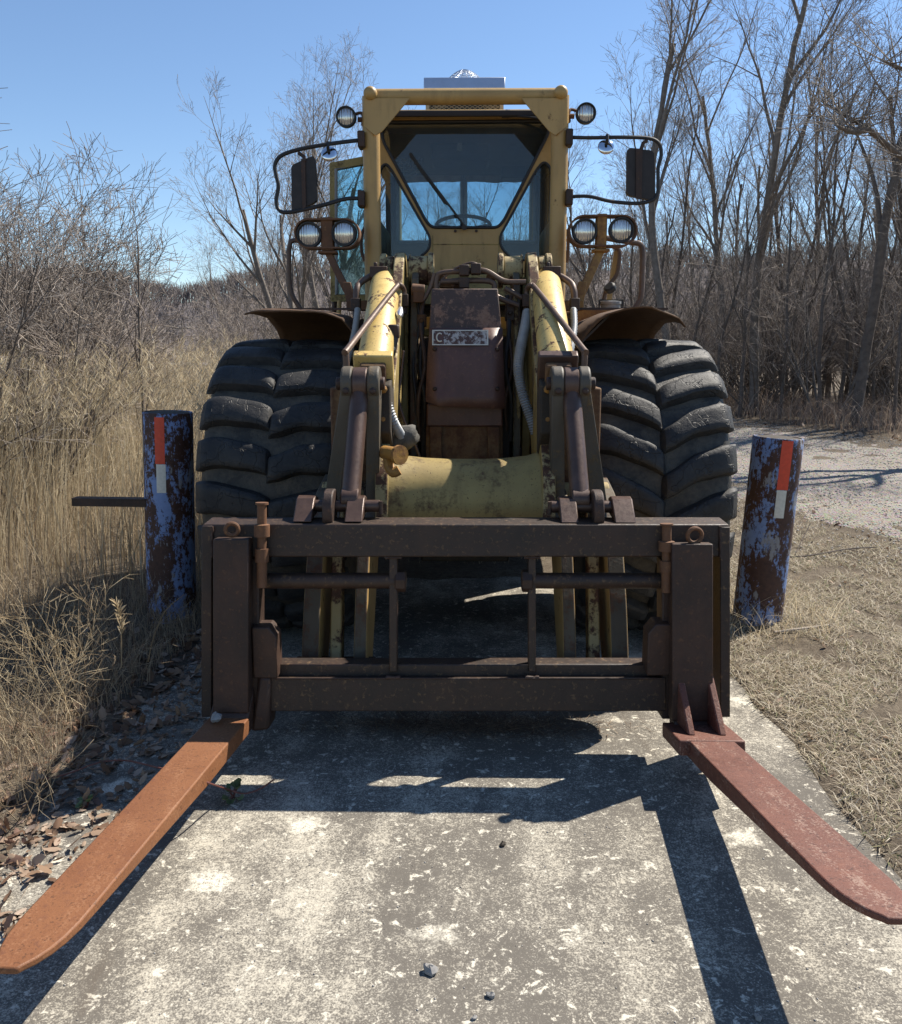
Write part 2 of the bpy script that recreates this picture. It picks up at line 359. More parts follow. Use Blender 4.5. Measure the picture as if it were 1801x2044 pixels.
M['bark_dark'] = plain('dark_bark', (.12, .097, .08), .95, 0, .35, 9, .8, .02)
M['twig'] = islands('grey_twigs', [(0, (.14, .115, .098)), (.5, (.25, .215, .185)), (1, (.38, .34, .30))])
M['twig_brown'] = islands('brown_twigs', [(0, (.14, .112, .095)), (.5, (.24, .20, .168)), (1, (.36, .31, .265))])
M['thicket'] = islands('brush_twigs', [(0, (.18, .14, .115)), (.5, (.32, .265, .22)), (1, (.46, .40, .34))])
M['straw'] = islands('dry_straw', [(0, (.32, .24, .14)), (.45, (.56, .46, .30)), (.8, (.76, .66, .47)), (1, (.38, .28, .17))], .8, .4)
M['straw_dull'] = islands('grey_straw', [(0, (.20, .145, .10)), (.5, (.36, .285, .19)), (1, (.52, .43, .30))], .9, .35)
M['turf'] = islands('dead_turf', [(0, (.20, .145, .085)), (.3, (.44, .37, .27)), (.78, (.68, .61, .49)), (.9, (.34, .31, .18)), (1, (.17, .20, .09))], .9, .25)
M['leaf'] = islands('dead_leaves', [(0, (.13, .075, .048)), (.4, (.24, .155, .10)), (.75, (.38, .28, .205)), (.9, (.46, .36, .28)), (1, (.17, .09, .065))], .8, .2)
M['green'] = islands('green_leaves', [(0, (.10, .15, .06)), (1, (.20, .25, .12))], .6, .3)
M['vine'] = plain('red_brown_vine', (.13, .045, .035), .6)
M['hill'] = soil_mat('wooded_hillside', (.125, .110, .110), (.16, .142, .140), (.09, .078, .078), .03)
M['far_twig'] = islands('far_bare_wood', [(0, (.125, .108, .108)), (.5, (.17, .150, .148)), (1, (.22, .196, .19))])

# ------------------------------------------------------------------ ground, slab, gravel, hills
def vnoise(x, y, s=1.0):
    x = np.asarray(x, float)*s; y = np.asarray(y, float)*s
    return (np.sin(x*1.7+y*.6+.4)+np.sin(-x*.9+y*2.1+1.3)+.6*np.sin(x*3.9+y*3.1+2.2)+.5*np.sin(-x*5.3+y*4.4+.9)+.3*np.sin(x*9.1-y*8.2))/3.4
def sstep(a, b, x):
    t = np.clip((x-a)/(b-a), 0, 1); return t*t*(3-2*t)
def hgt(x, y):
    """ground height: a little below the slab inside its outline, just above it outside"""
    x = np.asarray(x, float); y = np.asarray(y, float)
    xl = -1.47 - .045*(3.5-y) + .10*vnoise(x*.3, y, 2.2); xr = 1.36 + .06*vnoise(x*.3+7, y, 2.0)
    out = np.maximum(np.maximum(sstep(.12, -.12, x-xl), sstep(-.10, .10, x-xr)), sstep(5.7, 6.0, y+.1*vnoise(x, y*.2, 2)))
    base = -.07 + out*(.085 + .018*vnoise(x, y, 1.3) + .012*vnoise(x, y, 4.0))
    return base + .05*sstep(2.2, 6, -x)*(1+vnoise(x, y, .4))
def axis(lo, hi, fine0, fine1, f, g=1.18):
    a = list(np.arange(fine0, fine1, f)); p, d = fine0, f; left = []
    while p > lo: d *= g; p -= d; left.append(p)
    p, d = a[-1], f
    while p < hi: d *= g; p += d; a.append(p)
    return np.array(left[::-1]+a)
gx, gy = axis(-900, 900, -3.2, 3.2, .06), axis(-60, 1500, 0, 7, .06)
X, Y = np.meshgrid(gx, gy); Z = hgt(X, Y); nx, ny = len(gx), len(gy)
idx = np.arange(nx*ny).reshape(ny, nx)
quads = np.stack([idx[:-1,:-1], idx[:-1,1:], idx[1:,1:], idx[1:,:-1]], -1).reshape(-1, 4)
g = link('ground', npmesh('ground', np.stack([X, Y, Z], -1).reshape(-1, 3), quads), M['soil'], None, 60); tag(g, kind='structure')

b = MB()
so = [(-1.95,-1.5),(1.62,-1.5),(1.55,2.6),(1.50,6.0),(-1.75,6.0),(-1.9,2.6)]
b.prism(so, -.14, 0.0, 'z'); tag(b.build('concrete_slab', M['concrete'], None, 0), kind='structure')

def road(name, left, right, mat, lift=.012, n=40, m=70):
    L, R = smoothpath([(x, y, 0) for x, y in left], 26), smoothpath([(x, y, 0) for x, y in right], 26); V = []
    for i, (a, c) in enumerate(zip(L, R)):
        for k in range(m+1):
            p = a.lerp(c, k/m); ed = min(k, m-k)/m; z = lift-.075*max(0, 1-ed/.22)**1.5+(.020*float(vnoise(p.x, p.y, 2.3))+.016*float(vnoise(p.x+9, p.y, 6.5)))*(ed < .24)
            V.append((p.x, p.y, float(hgt(p.x, p.y))+z+.010*float(vnoise(p.x, p.y, .9))))
    q = [(i*(m+1)+k, i*(m+1)+k+1, (i+1)*(m+1)+k+1, (i+1)*(m+1)+k) for i in range(len(L)-1) for k in range(m)]
    return tag(link(name, npmesh(name, V, q), mat, None, 60), kind='structure')
road('gravel_road', [(4.0,2.5),(2.7,6.0),(2.2,8.4),(1.6,12),(-1,22),(-9,40),(-22,70)], [(12,6),(9.6,11),(7.9,14.8),(6.3,18.6),(3.4,26),(-4,44),(-15,72)], M['gravel'])
road('far_road', [(-90,78),(-40,74),(-10,70),(40,66)], [(-90,86),(-40,82),(-10,78),(40,74)], M['gravel'], .05)

# far wooded hills
hx = np.linspace(-420, 420, 90); hy = np.linspace(230, 620, 26); HX, HY = np.meshgrid(hx, hy)
def hill(x, y):
    r = sstep(230, 400, y)
    return r*(34 + 7*np.sin(x*.012+.8) + 4*np.sin(x*.031+2) - 10*sstep(-40, -190, x)*0 + 3*np.sin(x*.07+y*.02)) - 1.5
HZ = hill(HX, HY); idx = np.arange(HX.size).reshape(HX.shape)
quads = np.stack([idx[:-1,:-1], idx[:-1,1:], idx[1:,1:], idx[1:,:-1]], -1).reshape(-1, 4)
tag(link('hills', npmesh('hills', np.stack([HX, HY, HZ], -1).reshape(-1, 3), quads), M['hill'], None, 60), kind='structure')

# ------------------------------------------------------------------ the wheel loader
LD = root('wheel_loader', (0, 6.2, 0), 'old yellow wheel loader with rusty fork carriage parked on the concrete slab', 'wheel loader')
def C(name, mb, mat, parent=LD, bevel=0.0, smooth=32): return mb.build(name, M[mat], parent, smooth, bevel)
def edged(o, mat='edge'):
    """cut edges of a flame-cut plate are bare metal: every face that does not look sideways takes the edge material"""
    o.data.materials.append(M[mat])
    for p in o.data.polygons:
        if abs(p.normal.x) < .5: p.material_index = 1
    return o
def xs(s, a, b_): return (min(s*a, s*b_), max(s*a, s*b_))

# wheels -----------------------------------------------------------------
TR, TW = .822, .36
def rt(x): return TR - .016*(abs(x)/TW)**2 - .03*max(0, abs(x)/TW-.9)
def tyre_mesh(lug=True):
    prof = [(-.26,.36),(-.345,.42),(-.385,.56),(-.378,.70),(-.362,.775)] + [(x, rt(x)) for x in (-.33,-.24,-.12,0,.12,.24,.33)] + [(.362,.775),(.378,.70),(.385,.56),(.345,.42),(.26,.36)]
    n = 64; vs = []; fs = []
    for x, r in prof:
        for k in range(n): a = 2*math.pi*k/n; vs.append((x, r*math.cos(a), r*math.sin(a)))
    for i in range(len(prof)-1):
        for k in range(n): fs.append((i*n+k, i*n+(k+1) % n, (i+1)*n+(k+1) % n, (i+1)*n+k))
    mb = MB(); mb.add(vs, fs); return mb
def lug_geo(side, slope, th, seed, hgt_=.058):
    r_ = random.Random(seed); nx_, ns = 9, 7; vs = []
    fx = [0,.92,1,1,1,1,1,.9,0]; fs_ = [0,.95,1,1,1,.95,0]
    wob = [r_.uniform(-.012,.012) for _ in range(nx_)]
    for i in range(nx_):
        u = [0,.05,.17,.34,.5,.66,.83,.95,1][i]; ui = u
        x = -.015 + ui*.385 + (.02 if i == nx_-1 else 0)
        bend = .03*math.sin(u*3.14)
        half = th/2*(.80+.24*u)*(1 if 0 < i < nx_-1 else .93)
        for j in range(ns):
            w_ = [-1,-.86,-.45,0,.45,.86,1][j]; s_ = slope*x + bend + w_*half + wob[i]*(1 if j in (0,1,ns-1,ns-2) else .3)
            f = fx[i]*fs_[j]; r = rt(x) - .012 + f*(hgt_+.012) + (r_.uniform(-.006,.006) if f > .5 else 0)
            ph = s_/TR; vs.append((side*x, -r*math.cos(ph), r*math.sin(ph)))
    fs = [(i*ns+j, i*ns+j+1, (i+1)*ns+j+1, (i+1)*ns+j) for i in range(nx_-1) for j in range(ns-1)]
    mb = MB(); mb.add(vs, fs); return mb
def rim_mb(s):
    return MB().lathe([(.36,-.2),(.40,-.2),(.40,.02),(.30,.02),(.28,.06),(.12,.10),(.10,.2),(.001,.2)] if True else [], (s*.05, 0, 0), (s, 0, 0), 36)
NL = 22
def wheel(s, y, slope, th, near, stag=.5):
    w_ = tyre_mesh().build('wheel', M['carcass'], LD, 50)
    w_.matrix_parent_inverse = INV[LD.name]; w_.location = (s*1.015, y, .862)
    rim_mb(s).build('rim', M['yellow_dirt'], w_)
    if near:
        for side in (-1, 1):
            meshes = []
            for k in range(4):
                o = lug_geo(side, slope, th, 17*k+side+5).build('tread_lug', M['tread'], w_, 42); sub = o.modifiers.new('s', 'SUBSURF'); sub.levels = 1; sub.render_levels = 1
                meshes.append(o); o.rotation_euler.x = 2*math.pi*(k+(stag if side > 0 else 0))/NL
            for k in range(4, NL):
                c = meshes[random.Random(k*3+side).randrange(4)].copy(); col.objects.link(c); c.parent = w_
                c.rotation_euler.x = 2*math.pi*(k+(stag if side > 0 else 0))/NL
    else:
        mb = MB()
        for side in (-1, 1):
            q = lug_geo(side, slope, th, 9)
            for k in range(NL):
                R_ = Matrix.Rotation(2*math.pi*(k+(stag if side > 0 else 0))/NL, 4, 'X'); mb.add([R_@Vector(v) for v in q.v], q.f)
        mb.build('tread', M['tread'], w_, 42)
wheel(1, 5.0, .40, .168, True); wheel(-1, 5.0, .13, .178, True, .14)
wheel(1, 8.1, .40, .175, False); wheel(-1, 8.1, .40, .175, False)

# frames, axles, body ------------------------------------------------------
C('front_axle', MB().cyl((-.75,5,.86),(.75,5,.86),.13).lathe([(.05,-.3),(.22,-.2),(.27,0),(.22,.2),(.05,.3)],(0,5,.8),(0,1,0)), 'chassis')
C('rear_axle', MB().cyl((-.75,8.1,.86),(.75,8.1,.86),.13).lathe([(.05,-.3),(.22,-.2),(.27,0),(.22,.2),(.05,.3)],(0,8.1,.8),(0,1,0)), 'chassis')
C('front_frame', MB().prism([(4.70,.45),(6.4,.45),(6.4,1.2),(5.9,1.75),(4.95,1.75),(4.72,1.3)],-.255,.255).box(-.34,.34,4.9,6.3,.72,1.1), 'chassis', bevel=.01)
C('rear_frame', MB().box(-.42,.42,6.45,9.6,.48,1.15).box(-.60,.60,9.3,9.6,.6,1.3), 'chassis', bevel=.015)
for s in (-1, 1): C('belly_shade_box', MB().box(*xs(s,.47,1.02),6.15,7.15,.62,1.62), 'chassis', bevel=.03)  # invented boxes between the axles, added to shade the ground under the machine
C('rear_deck', MB().box(-1.3,1.3,7.2,9.2,1.78,1.84), 'yellow_dirt', bevel=.01)
C('engine_hood', MB().prism([(7.5,1.1),(9.5,1.1),(9.5,1.75),(9.35,2.02),(7.5,2.12)],-.55,.55), 'yellow', bevel=.03)
C('exhaust_stack', MB().cyl((.32,8.2,2.0),(.32,8.2,2.75),.045).cyl((.32,8.2,2.1),(.32,8.2,2.45),.08,20,.02), 'rust')

# centre tower with the brown cover -----------------------------------------
for s in (-1, 1):
    b = MB(); P_ = [(4.78,.62),(4.70,1.0),(4.70,1.35),(4.76,1.72),(4.90,2.08),(5.04,2.17),(5.26,2.12),(5.6,1.7),(5.6,.62)]
    b.prism(P_, *xs(s, .275, .315)); b.cyl((s*.275,4.95,1.0),(s*.335,4.95,1.0),.07).cyl((s*.275,4.95,1.55),(s*.335,4.95,1.55),.06)
    edged(C('tower_plate', b, 'yellow_old', bevel=.006))
    b = MB(); b.prism([(4.95,.9),(4.86,1.3),(4.9,1.75),(5.02,2.1),(5.3,2.1),(5.5,.9)], *xs(s, .335, .385)); C('tower_rib', b, 'yellow_dirt', bevel=.006)
def face4(pts, d):                                        # four picture points (u, v, Y), thickness d behind
    p = [at(*q) for q in pts]; return p, [q+Vector((0, d, 0)) for q in p]
b = MB(); a_, c_ = face4([(856,662,4.60),(1002,662,4.60),(994,576,4.66),(862,576,4.66)], .05); b.hexa(a_, c_); C('tower_upper_cover', b, 'tower_up', bevel=.006)
cov = MB(); prof = [(655,4.585,858,1003),(690,4.55,855,1004),(740,4.515,852,1006),(790,4.49,850,1008),(808,4.475,850,1008)]
n = len(prof); fr = []
for v, y, u0, u1 in prof:
    for k in range(7):
        u = lerp(u0, u1, k/6); dv = (8*(k/6)**.6 if v == 808 else 0) - (6 if (v == 808 and k == 0) else 0)
        fr.append(at(u, v+dv, y - (.02 if (v == 808 and k < 2) else 0) + .006*math.sin(k*1.9+v*.05)))
cov.add(fr, [(i*7+k, i*7+k+1, (i+1)*7+k+1, (i+1)*7+k) for i in range(n-1) for k in range(6)])
tc = C('tower_cover', cov, 'tower', smooth=60); so_ = tc.modifiers.new('t', 'SOLIDIFY'); so_.thickness = .006; so_.offset = -1
def covY(v): return np.interp(v, [p[0] for p in prof], [p[1] for p in prof])
def on_cov(u, v, off=.010): return at(u, v, float(covY(v))-off)
def dec(name, u0, u1, v0, v1, off, mat):
    b = MB(); vs = []; nn = 8
    for v in (v1, (v0+v1)/2, v0):
        for k in range(nn+1): vs.append(on_cov(lerp(u0, u1, k/nn), v, off))
    b.add(vs, [(r*(nn+1)+k, r*(nn+1)+k+1, (r+1)*(nn+1)+k+1, (r+1)*(nn+1)+k) for r in range(2) for k in range(nn)]); return C(name, b, mat, tc, smooth=0)
dec('decal', 863, 975, 658.5, 689, .016, 'decal')
dec('decal_box', 869, 886, 662, 685, .019, 'tower')
for q_ in ((863,975,658.5,660.5),(863,975,687,689),(863,865.5,660.5,687),(972.5,975,660.5,687)): dec('decal_border', *q_, .0185, 'white_tape')
arc = [on_cov(878+6.2*math.cos(t), 673.5-8.2*math.sin(t), .021) for t in np.linspace(.9, 2*math.pi-.9, 14)]
C('decal_letter', MB().tube(arc, .004, 6), 'white_tape', tc)
for u, v in ((868,697),(993,697),(868,776),(993,776)): C('cover_bolt', MB().lathe([(.012,-.004),(.012,.006),(.007,.012),(.001,.012)], on_cov(u, v, .006), (0,-1,0), 10), 'rust', tc)
b = MB(); a_, c_ = face4([(851,852,4.56),(1004,852,4.56),(1004,812,4.56),(852,806,4.56)], .2); b.hexa(a_, c_); C('tower_crossplate', b, 'tower', bevel=.01)
b = MB(); a_, c_ = face4([(850,955,4.58),(1004,955,4.58),(1004,846,4.58),(851,846,4.58)], .2); b.hexa(a_, c_); lowbox = C('tower_lower_box', b, 'tower_low', bevel=.008)
for u0, u1 in ((858,882),(974,998)):
    b = MB(); a_, c_ = face4([(u0,955,4.545),(u1,955,4.545),(u1,852,4.545),(u0,852,4.545)], .04); b.hexa(a_, c_); C('rib', b, 'tower_low', lowbox, bevel=.006)

# pivots, boom, torque tube ---------------------------------------------------
for s in (-1, 1):
    b = MB(); pz, py = 2.14, 5.05
    for a0, a1, r in ((.19,.222,.105),(.222,.33,.085),(.425,.47,.085),(.47,.505,.10),(.325,.335,.095)): b.cyl((s*a0,py,pz),(s*a1,py,pz),r,24,.006)
    C('pivot_boss', b, 'yellow_old')
    prof = [(4.99,2.245),(5.12,2.235),(5.17,2.06),(4.75,1.46),(4.35,1.08),(4.08,.78),(3.84,.70),(3.72,.86),(3.74,1.10),(4.0,1.36),(4.5,1.76),(4.86,2.16)]
    b = MB(); b.prism(fillet(prof, .05, 3), *xs(s, .355, .415)); edged(C('boom_arm', b, 'yellow_dirt', bevel=.008), 'yellow_old')
    front = [(3.44,.34),(3.46,.20),(3.56,.16),(3.66,.20),(3.9,.52),(4.2,.86),(4.2,1.06),(3.86,1.0),(3.66,.82),(3.52,.56)]
    b = MB(); b.prism(fillet(front, .05, 3), *xs(s, .432, .487)); edged(C('boom_fork_plate', b, 'yellow', bevel=.006))
    b = MB(); b.prism(fillet(front, .05, 3), *xs(s, .640, .715)); edged(C('boom_fork_plate', b, 'yellow', bevel=.006))
    b = MB(); b.bar((s*.57,3.50,.26),(s*.60,3.86,.95),.10,.05,Vector((1,0,0))); C('lower_link', b, 'yellow_old', bevel=.008)
    b = MB(); b.cyl((s*.40,3.54,.27),(s*.76,3.54,.27),.045,20,.006); C('lower_pin', b, 'rust')
    b = MB(); b.box(*xs(s,.43,.655),4.0,4.2,.90,1.50); C('boom_front_plate', b, 'tower_low', bevel=.01)
    b = MB(); b.cyl((s*.42,4.0,.98),(s*.70,4.0,.98),.06,20,.006); C('lever_pin', b, 'yellow_old')
tube = [(.245,-.395),(.238,-.37),(.216,-.30),(.205,-.2),(.20,-.1),(.20,.1),(.205,.2),(.216,.30),(.238,.37),(.245,.395)]
b = MB(); b.lathe(tube, (0, 3.98, .955), (1, 0, 0), 40); C('torque_tube', b, 'yellow_dirt', smooth=60)
b = MB(); e0 = at(768,903,3.78); e1 = at(797,908,3.66); b.cyl(e0, e1, .032, 16).cyl(e1-Vector((.004,0,0)), e1+(e1-e0).normalized()*.014, .045, 16)
b.tube(smoothpath([at(775,915,3.75), at(777,932,3.72), at(786,943,3.70), at(797,938,3.70)], 4), .024, 10); C('pipe_elbow', b, 'rust_yellow')

# tilt levers, link rods, cylinders --------------------------------------------
def xbar(b, s, x0, w0, y0, z0, x1, w1, y1, z1, d0, d1):
    b.hexa([(s*(x0-w0/2),y0-d0/2,z0),(s*(x0+w0/2),y0-d0/2,z0),(s*(x0+w0/2),y0+d0/2,z0),(s*(x0-w0/2),y0+d0/2,z0)],
           [(s*(x1-w1/2),y1-d1/2,z1),(s*(x1+w1/2),y1-d1/2,z1),(s*(x1+w1/2),y1+d1/2,z1),(s*(x1-w1/2),y1+d1/2,z1)])
for s in (-1, 1):
    for (xt, wt, xb, wb) in ((.532,.052,.622,.075),(.412,.055,.432,.064)):
        b = MB(); xbar(b, s, xb, wb, 3.86, .98, xt, wt, 3.76, 1.50, .15, .12); b.cyl((s*(xt-wt/2),3.76,1.53),(s*(xt+wt/2),3.76,1.53),.078,24,.006)
        xbar(b, s, xb, wb, 3.78, .80, xb, wb*.98, 3.86, .985, .14, .15)
        lv = C('tilt_lever', b, 'lever', bevel=.006)
        C('bolt', MB().lathe([(.016,0),(.016,.006),(.008,.012),(.001,.012)], (s*xt,3.685,1.50), (0,-1,0), 8), 'rust', lv)
    b = MB(); b.cyl((s*.365,3.76,1.53),(s*.585,3.76,1.53),.03,18,.004); C('lever_top_pin', b, 'rust')
    top, bot = Vector((s*.476,3.755,1.53)), Vector((s*.487,3.45,1.055))
    b = MB(); dd = (bot-top).normalized(); b.tube([top, top.lerp(bot,.3), top.lerp(bot,.9), bot], .0415, 20); b.cyl((s*.440,3.755,1.53),(s*.507,3.755,1.53),.074,24,.006).cyl((s*.45,3.45,1.055),(s*.525,3.45,1.055),.046,20,.005)
    C('link_rod', b, 'rod')
    a_, c_ = Vector((s*.432,3.94,1.60)), Vector((s*.468,5.0,2.10)); d = (c_-a_).normalized(); L = (c_-a_).length
    b = MB(); b.lathe([(.080,0),(.085,.01),(.085,L-.13),(.080,L-.11),(.066,L-.07),(.062,L-.02),(.03,L)], a_, d, 32); cy = C('tilt_cylinder', b, 'yellow_cyl', smooth=50)
    up = Vector((0,0,1)); b = MB(); b.bar(a_-d*.055, a_+d*.004, .185, .17, up); C('cylinder_flange', b, 'yellow_cyl' if s < 0 else 'rod', cy, .008)
    b = MB(); b.bar(a_-d*.10, a_-d*.056, .12, .11, up); C('gland', b, 'tower_low', cy, .01)
    b = MB(); b.prism([(3.80,1.30),(3.96,1.18),(4.02,1.42),(4.0,1.58),(3.84,1.52)], *xs(s, .345, .42)); C('cylinder_bracket', b, 'chassis', bevel=.01)
    for q in (1.36, 1.50): C('bracket_bolt', MB().lathe([(.02,0),(.02,.01),(.01,.02),(.001,.02)], (s*.38,3.83,q), (0,-1,.2), 8), 'rust_yellow')
    b = MB(); b.cyl(c_-Vector((s*.10,0,.02)), c_+Vector((s*.09,0,-.02)), .052, 20, .006); C('cylinder_eye', b, 'rust', cy)
    mu = lambda u: u if s < 0 else 2*929-u
    pts = [at(mu(692),735,3.80), at(mu(691),703,3.80), at(mu(699),691,3.83), at(mu(786),579,4.62), at(mu(799),570,4.70), at(mu(806),579,4.74), at(mu(806),596,4.74)]
    C('cylinder_pipe', MB().tube(smoothpath(pts, 6), .0150, 12), 'pipe', cy)
    pts = [at(mu(711),602,4.78), at(mu(712.5),579,4.80), at(mu(719),565,4.84), at(mu(743),550,4.90), at(mu(760),545,4.92)]
    C('cylinder_pipe', MB().tube(smoothpath(pts, 6), .019, 12), 'pipe', cy)
    q = at(mu(757),545,4.90); C('valve_block', MB().box(q.x-.05,q.x+.05,q.y-.04,q.y+.05,q.z-.03,q.z+.035).cyl(q+Vector((-.02,-.0,.03)), q+Vector((-.02,0,.06)), .012,8), 'rust', cy, .006)
    for u, v, y in ((806,600,4.74),(711,608,4.78)):
        q = at(mu(u),v,y); C('fitting', MB().box(q.x-.026,q.x+.026,q.y-.03,q.y+.03,q.z-.035,q.z+.035).cyl(q-Vector((0,0,.035)), q-Vector((0,0,.075)), .02,12), 'rust', cy, .004)
    q = at(mu(836),597 if s < 0 else 600,4.80)
    if s < 0: C('stop_valve', MB().cyl(at(822,578,4.80), at(848,580,4.80), .034, 14).box(q.x-.03,q.x+.03,q.y-.03,q.y+.03,q.z-.02,q.z+.05), 'rust_lamp', bevel=.004)

def hose(name, pts, r, mat, pitch=.011, amp=.0022, n=10):
    P_ = smoothpath(pts, 10); d = [0]
    for i in range(1, len(P_)): d.append(d[-1]+(P_[i]-P_[i-1]).length)
    m = max(8, int(d[-1]/pitch*2)); out = []; rr = []
    for i in range(m+1):
        t = d[-1]*i/m; k = min(max(int(np.searchsorted(d, t)), 1), len(P_)-1); f = (t-d[k-1])/max(d[k]-d[k-1], 1e-6)
        out.append(P_[k-1].lerp(P_[k], f)); rr.append(r+(amp if i % 2 else -amp))
    return C(name, MB().tube(out, rr, n), mat, smooth=70)
HOSES = None
hose('corrugated_hose', [at(1053,622,4.72), at(1048,653,4.62), at(1039.5,695,4.5), at(1035,738,4.42), at(1044,789,4.38), at(1061,838,4.36), at(1070,866,4.36)], .026, 'grey_hose', .013, .003)
hose('corrugated_hose', [at(714,617,4.72), at(709,658,4.6), at(698,705,4.5), at(690,735,4.45)], .0165, 'grey_hose')
hose('corrugated_hose', [at(1145,617,4.72), at(1146,655,4.62), at(1139,700,4.5), at(1133,735,4.45)], .0185, 'grey_hose', .02, .002)
hose('corrugated_hose', [at(788,676,4.2), at(784,700,4.12), at(776,728,4.05)], .0155, 'dark_hose')
hose('corrugated_hose', [at(768,790,3.9), at(776,812,3.88), at(789,848,3.9), at(802,872,4.0)], .021, 'grey_hose', .013, .0028)
hose('armoured_cable', [at(806,700,4.5), at(800,755,4.45), at(796,798,4.4), at(808,841,4.36), at(826,880,4.34), at(838,912,4.34)], .0075, 'pipe', .014, .0015, 8)
hose('smooth_hose', [at(800,735,4.5), at(790,760,4.45), at(793,800,4.42), at(806,850,4.42)], .017, 'yellow_old', .05, .0)
C('hose_clamp', MB().box(*sorted((at(776,660,4.25).x, at(798,660,4.25).x)),4.2,4.26,at(785,676,4.25).z,at(785,648,4.25).z), 'rust', bevel=.01)
C('white_fitting', MB().lathe([(.012,0),(.019,.02),(.019,.05),(.012,.10)], at(797,632,4.4), at(802,605,4.55)-at(797,632,4.4), 12), 'alu')
rg = MB(); c0 = at(803,873,4.02)
for i in range(9):
    for k in range(12):
        a = 2*math.pi*k/12; r = (.022+.058*math.sin(math.pi*min(1, (i+.6)/9))**.7)*(1+.16*math.sin(3*a+i*.9)+.10*math.sin(5*a-i*1.7))
        rg.v.append(tuple(c0+Vector((-.035+.011*i+r*math.cos(a)*.75, r*math.sin(a)*.7, .03-.009*i+r*math.cos(a)*.62))))
rg.f += [(i*12+k, i*12+(k+1) % 12, (i+1)*12+(k+1) % 12, (i+1)*12+k) for i in range(8) for k in range(12)]+[tuple(range(11,-1,-1)), tuple(range(96,108))]
C('oily_rag', rg, 'rag', smooth=70)
# hydraulic pipes over the tower
for pts, r in (([(937,540),(970,541),(1007,561),(1050,563)],.015),([(871,592),(872,556),(882,545),(923,541)],.015),([(880,562),(979,562),(989,590),(1036,610)],.016),([(868,640),(870,600),(876,570),(899,543),(937,525),(960,530)],.007),([(846,600),(860,572),(868,545)],.012),([(1008,575),(1035,590),(1052,600)],.014)):
    C('hydraulic_pipe', MB().tube(smoothpath([at(u, v, 4.78) for u, v in pts], 6), r, 10), 'pipe')
for k_, (u0, u1, dx) in enumerate(((840,846,4),(846,838,-6),(1012,1018,5),(1020,1012,-6),(1028,1034,3),(832,828,5))):
    hose('tower_hose', [at(u0,590,4.86), at(u0+dx,650,4.80), at((u0+u1)/2-dx,730,4.74), at(u1+dx*.5,800,4.70), at(u1,880,4.74)], (.011,.014,.013,.010,.012,.009)[k_], ('dark_hose','pipe','dark_hose','pipe','yellow_old','dark_hose')[k_], .03, .0006)
for u, v, w_, h_ in ((842,640,.05,.07),(1018,625,.05,.09),(836,740,.04,.10),(1022,720,.05,.08),(840,820,.06,.06),(1020,810,.05,.07),(884,555,.04,.04),(980,555,.05,.035),(905,571,.16,.02)):
    q = at(u, v, 4.84); C('tower_bracket', MB().box(q.x-w_/2,q.x+w_/2,4.80,4.92,q.z-h_/2,q.z+h_/2).cyl((q.x,4.80,q.z),(q.x,4.785,q.z),.014,8), ('yellow_old','rust','tower_low')[int(u) % 3], bevel=.006)
for u, v in ((927,540),(927,565),(950,537)):
    q = at(u, v, 4.76); C('pipe_junction', MB().box(q.x-.028,q.x+.028,4.73,4.82,q.z-.03,q.z+.03), 'rust', bevel=.006)

# roll-over frame ------------------------------------------------------------------
YR = 5.5; xl, xr, zt = at(742.5,350,YR).x, at(1116,350,YR).x, at(929,193,YR).z
for x, s in ((xl,-1),(xr,1)):
    C('rops_post', MB().tube([(x,YR,1.75),(x,YR,zt)], .0545, 24), 'yellow')
    C('rops_rail', MB().lathe([(.001,-.045),(.022,-.042),(.036,-.030),(.043,-.008),(.044,.02),(.044,1.9)], (x-s*.004, YR-.055, zt+.005), (0,1,-.02), 24), 'yellow', smooth=60)
    C('rear_rops_post', MB().tube([(x,7.35,1.3),(x,7.35,zt-.04)], .05, 20), 'yellow')
C('rops_crossbar', MB().cyl((xl,YR,zt),(xr,YR,zt),.048,28), 'yellow')
plate('rops_gusset', fillet([(727,196),(818,196),(763,262),(749,270),(727,252)], 2, 2), YR-.066, .014, M['yellow'], LD, (), .003)
plate('rops_gusset', fillet([(1132,196),(1041,196),(1097,262),(1109,270),(1132,252)], 2, 2), YR-.066, .014, M['yellow'], LD, (), .003)

# cab --------------------------------------------------------------------------------
YC = 5.85
wind = fillet([(757,244),(1098,241),(1094,268),(1006,440),(994,454),(862,454),(850,440),(766,284)], [16,16,10,10,12,12,10,8], 5)
lq = fillet([(757,340),(770,324),(783,341),(859,474),(858,497),(832,519),(759,519)], [14,10,8,16,14,8,3], 5)
rq = fillet([(1101,337),(1087,321),(1072,337),(998,472),(1000,494),(1024,519),(1099,519)], [14,10,8,16,14,8,3], 5)
cab = plate('cab', [(731,236),(1127,236),(1127,545),(731,545)], YC, .03, M['yellow'], LD, (wind, lq, rq), .003)
def ring(name, lp, y, r, mat): return C(name, MB().tube([at(u, v, y) for u, v in lp], r, 8, True), mat, cab, smooth=60)
for nm, lp, rr in (('windshield', wind, .0105), ('quarter_window', lq, .0085), ('quarter_window', rq, .0085)):
    plate(nm, lp, YC+.012, .004, M['glass'], cab); ring('window_seal', lp, YC-.003, rr, 'seal')
X0, X1 = at(733,400,YC).x, at(1125,400,YC).x; ZB, ZT, YB = at(929,545,YC).z, at(929,236,YC).z, 7.30
C('cab_roof', MB().box(X0-.02,X1+.02,YC-.05,YB+.06,ZT-.004,ZT+.045), 'yellow', cab, .012)
C('roof_visor', MB().box(X0+.10,X1-.10,YC-.075,YC-.052,ZT-.006,ZT+.03), 'black', cab, .004)
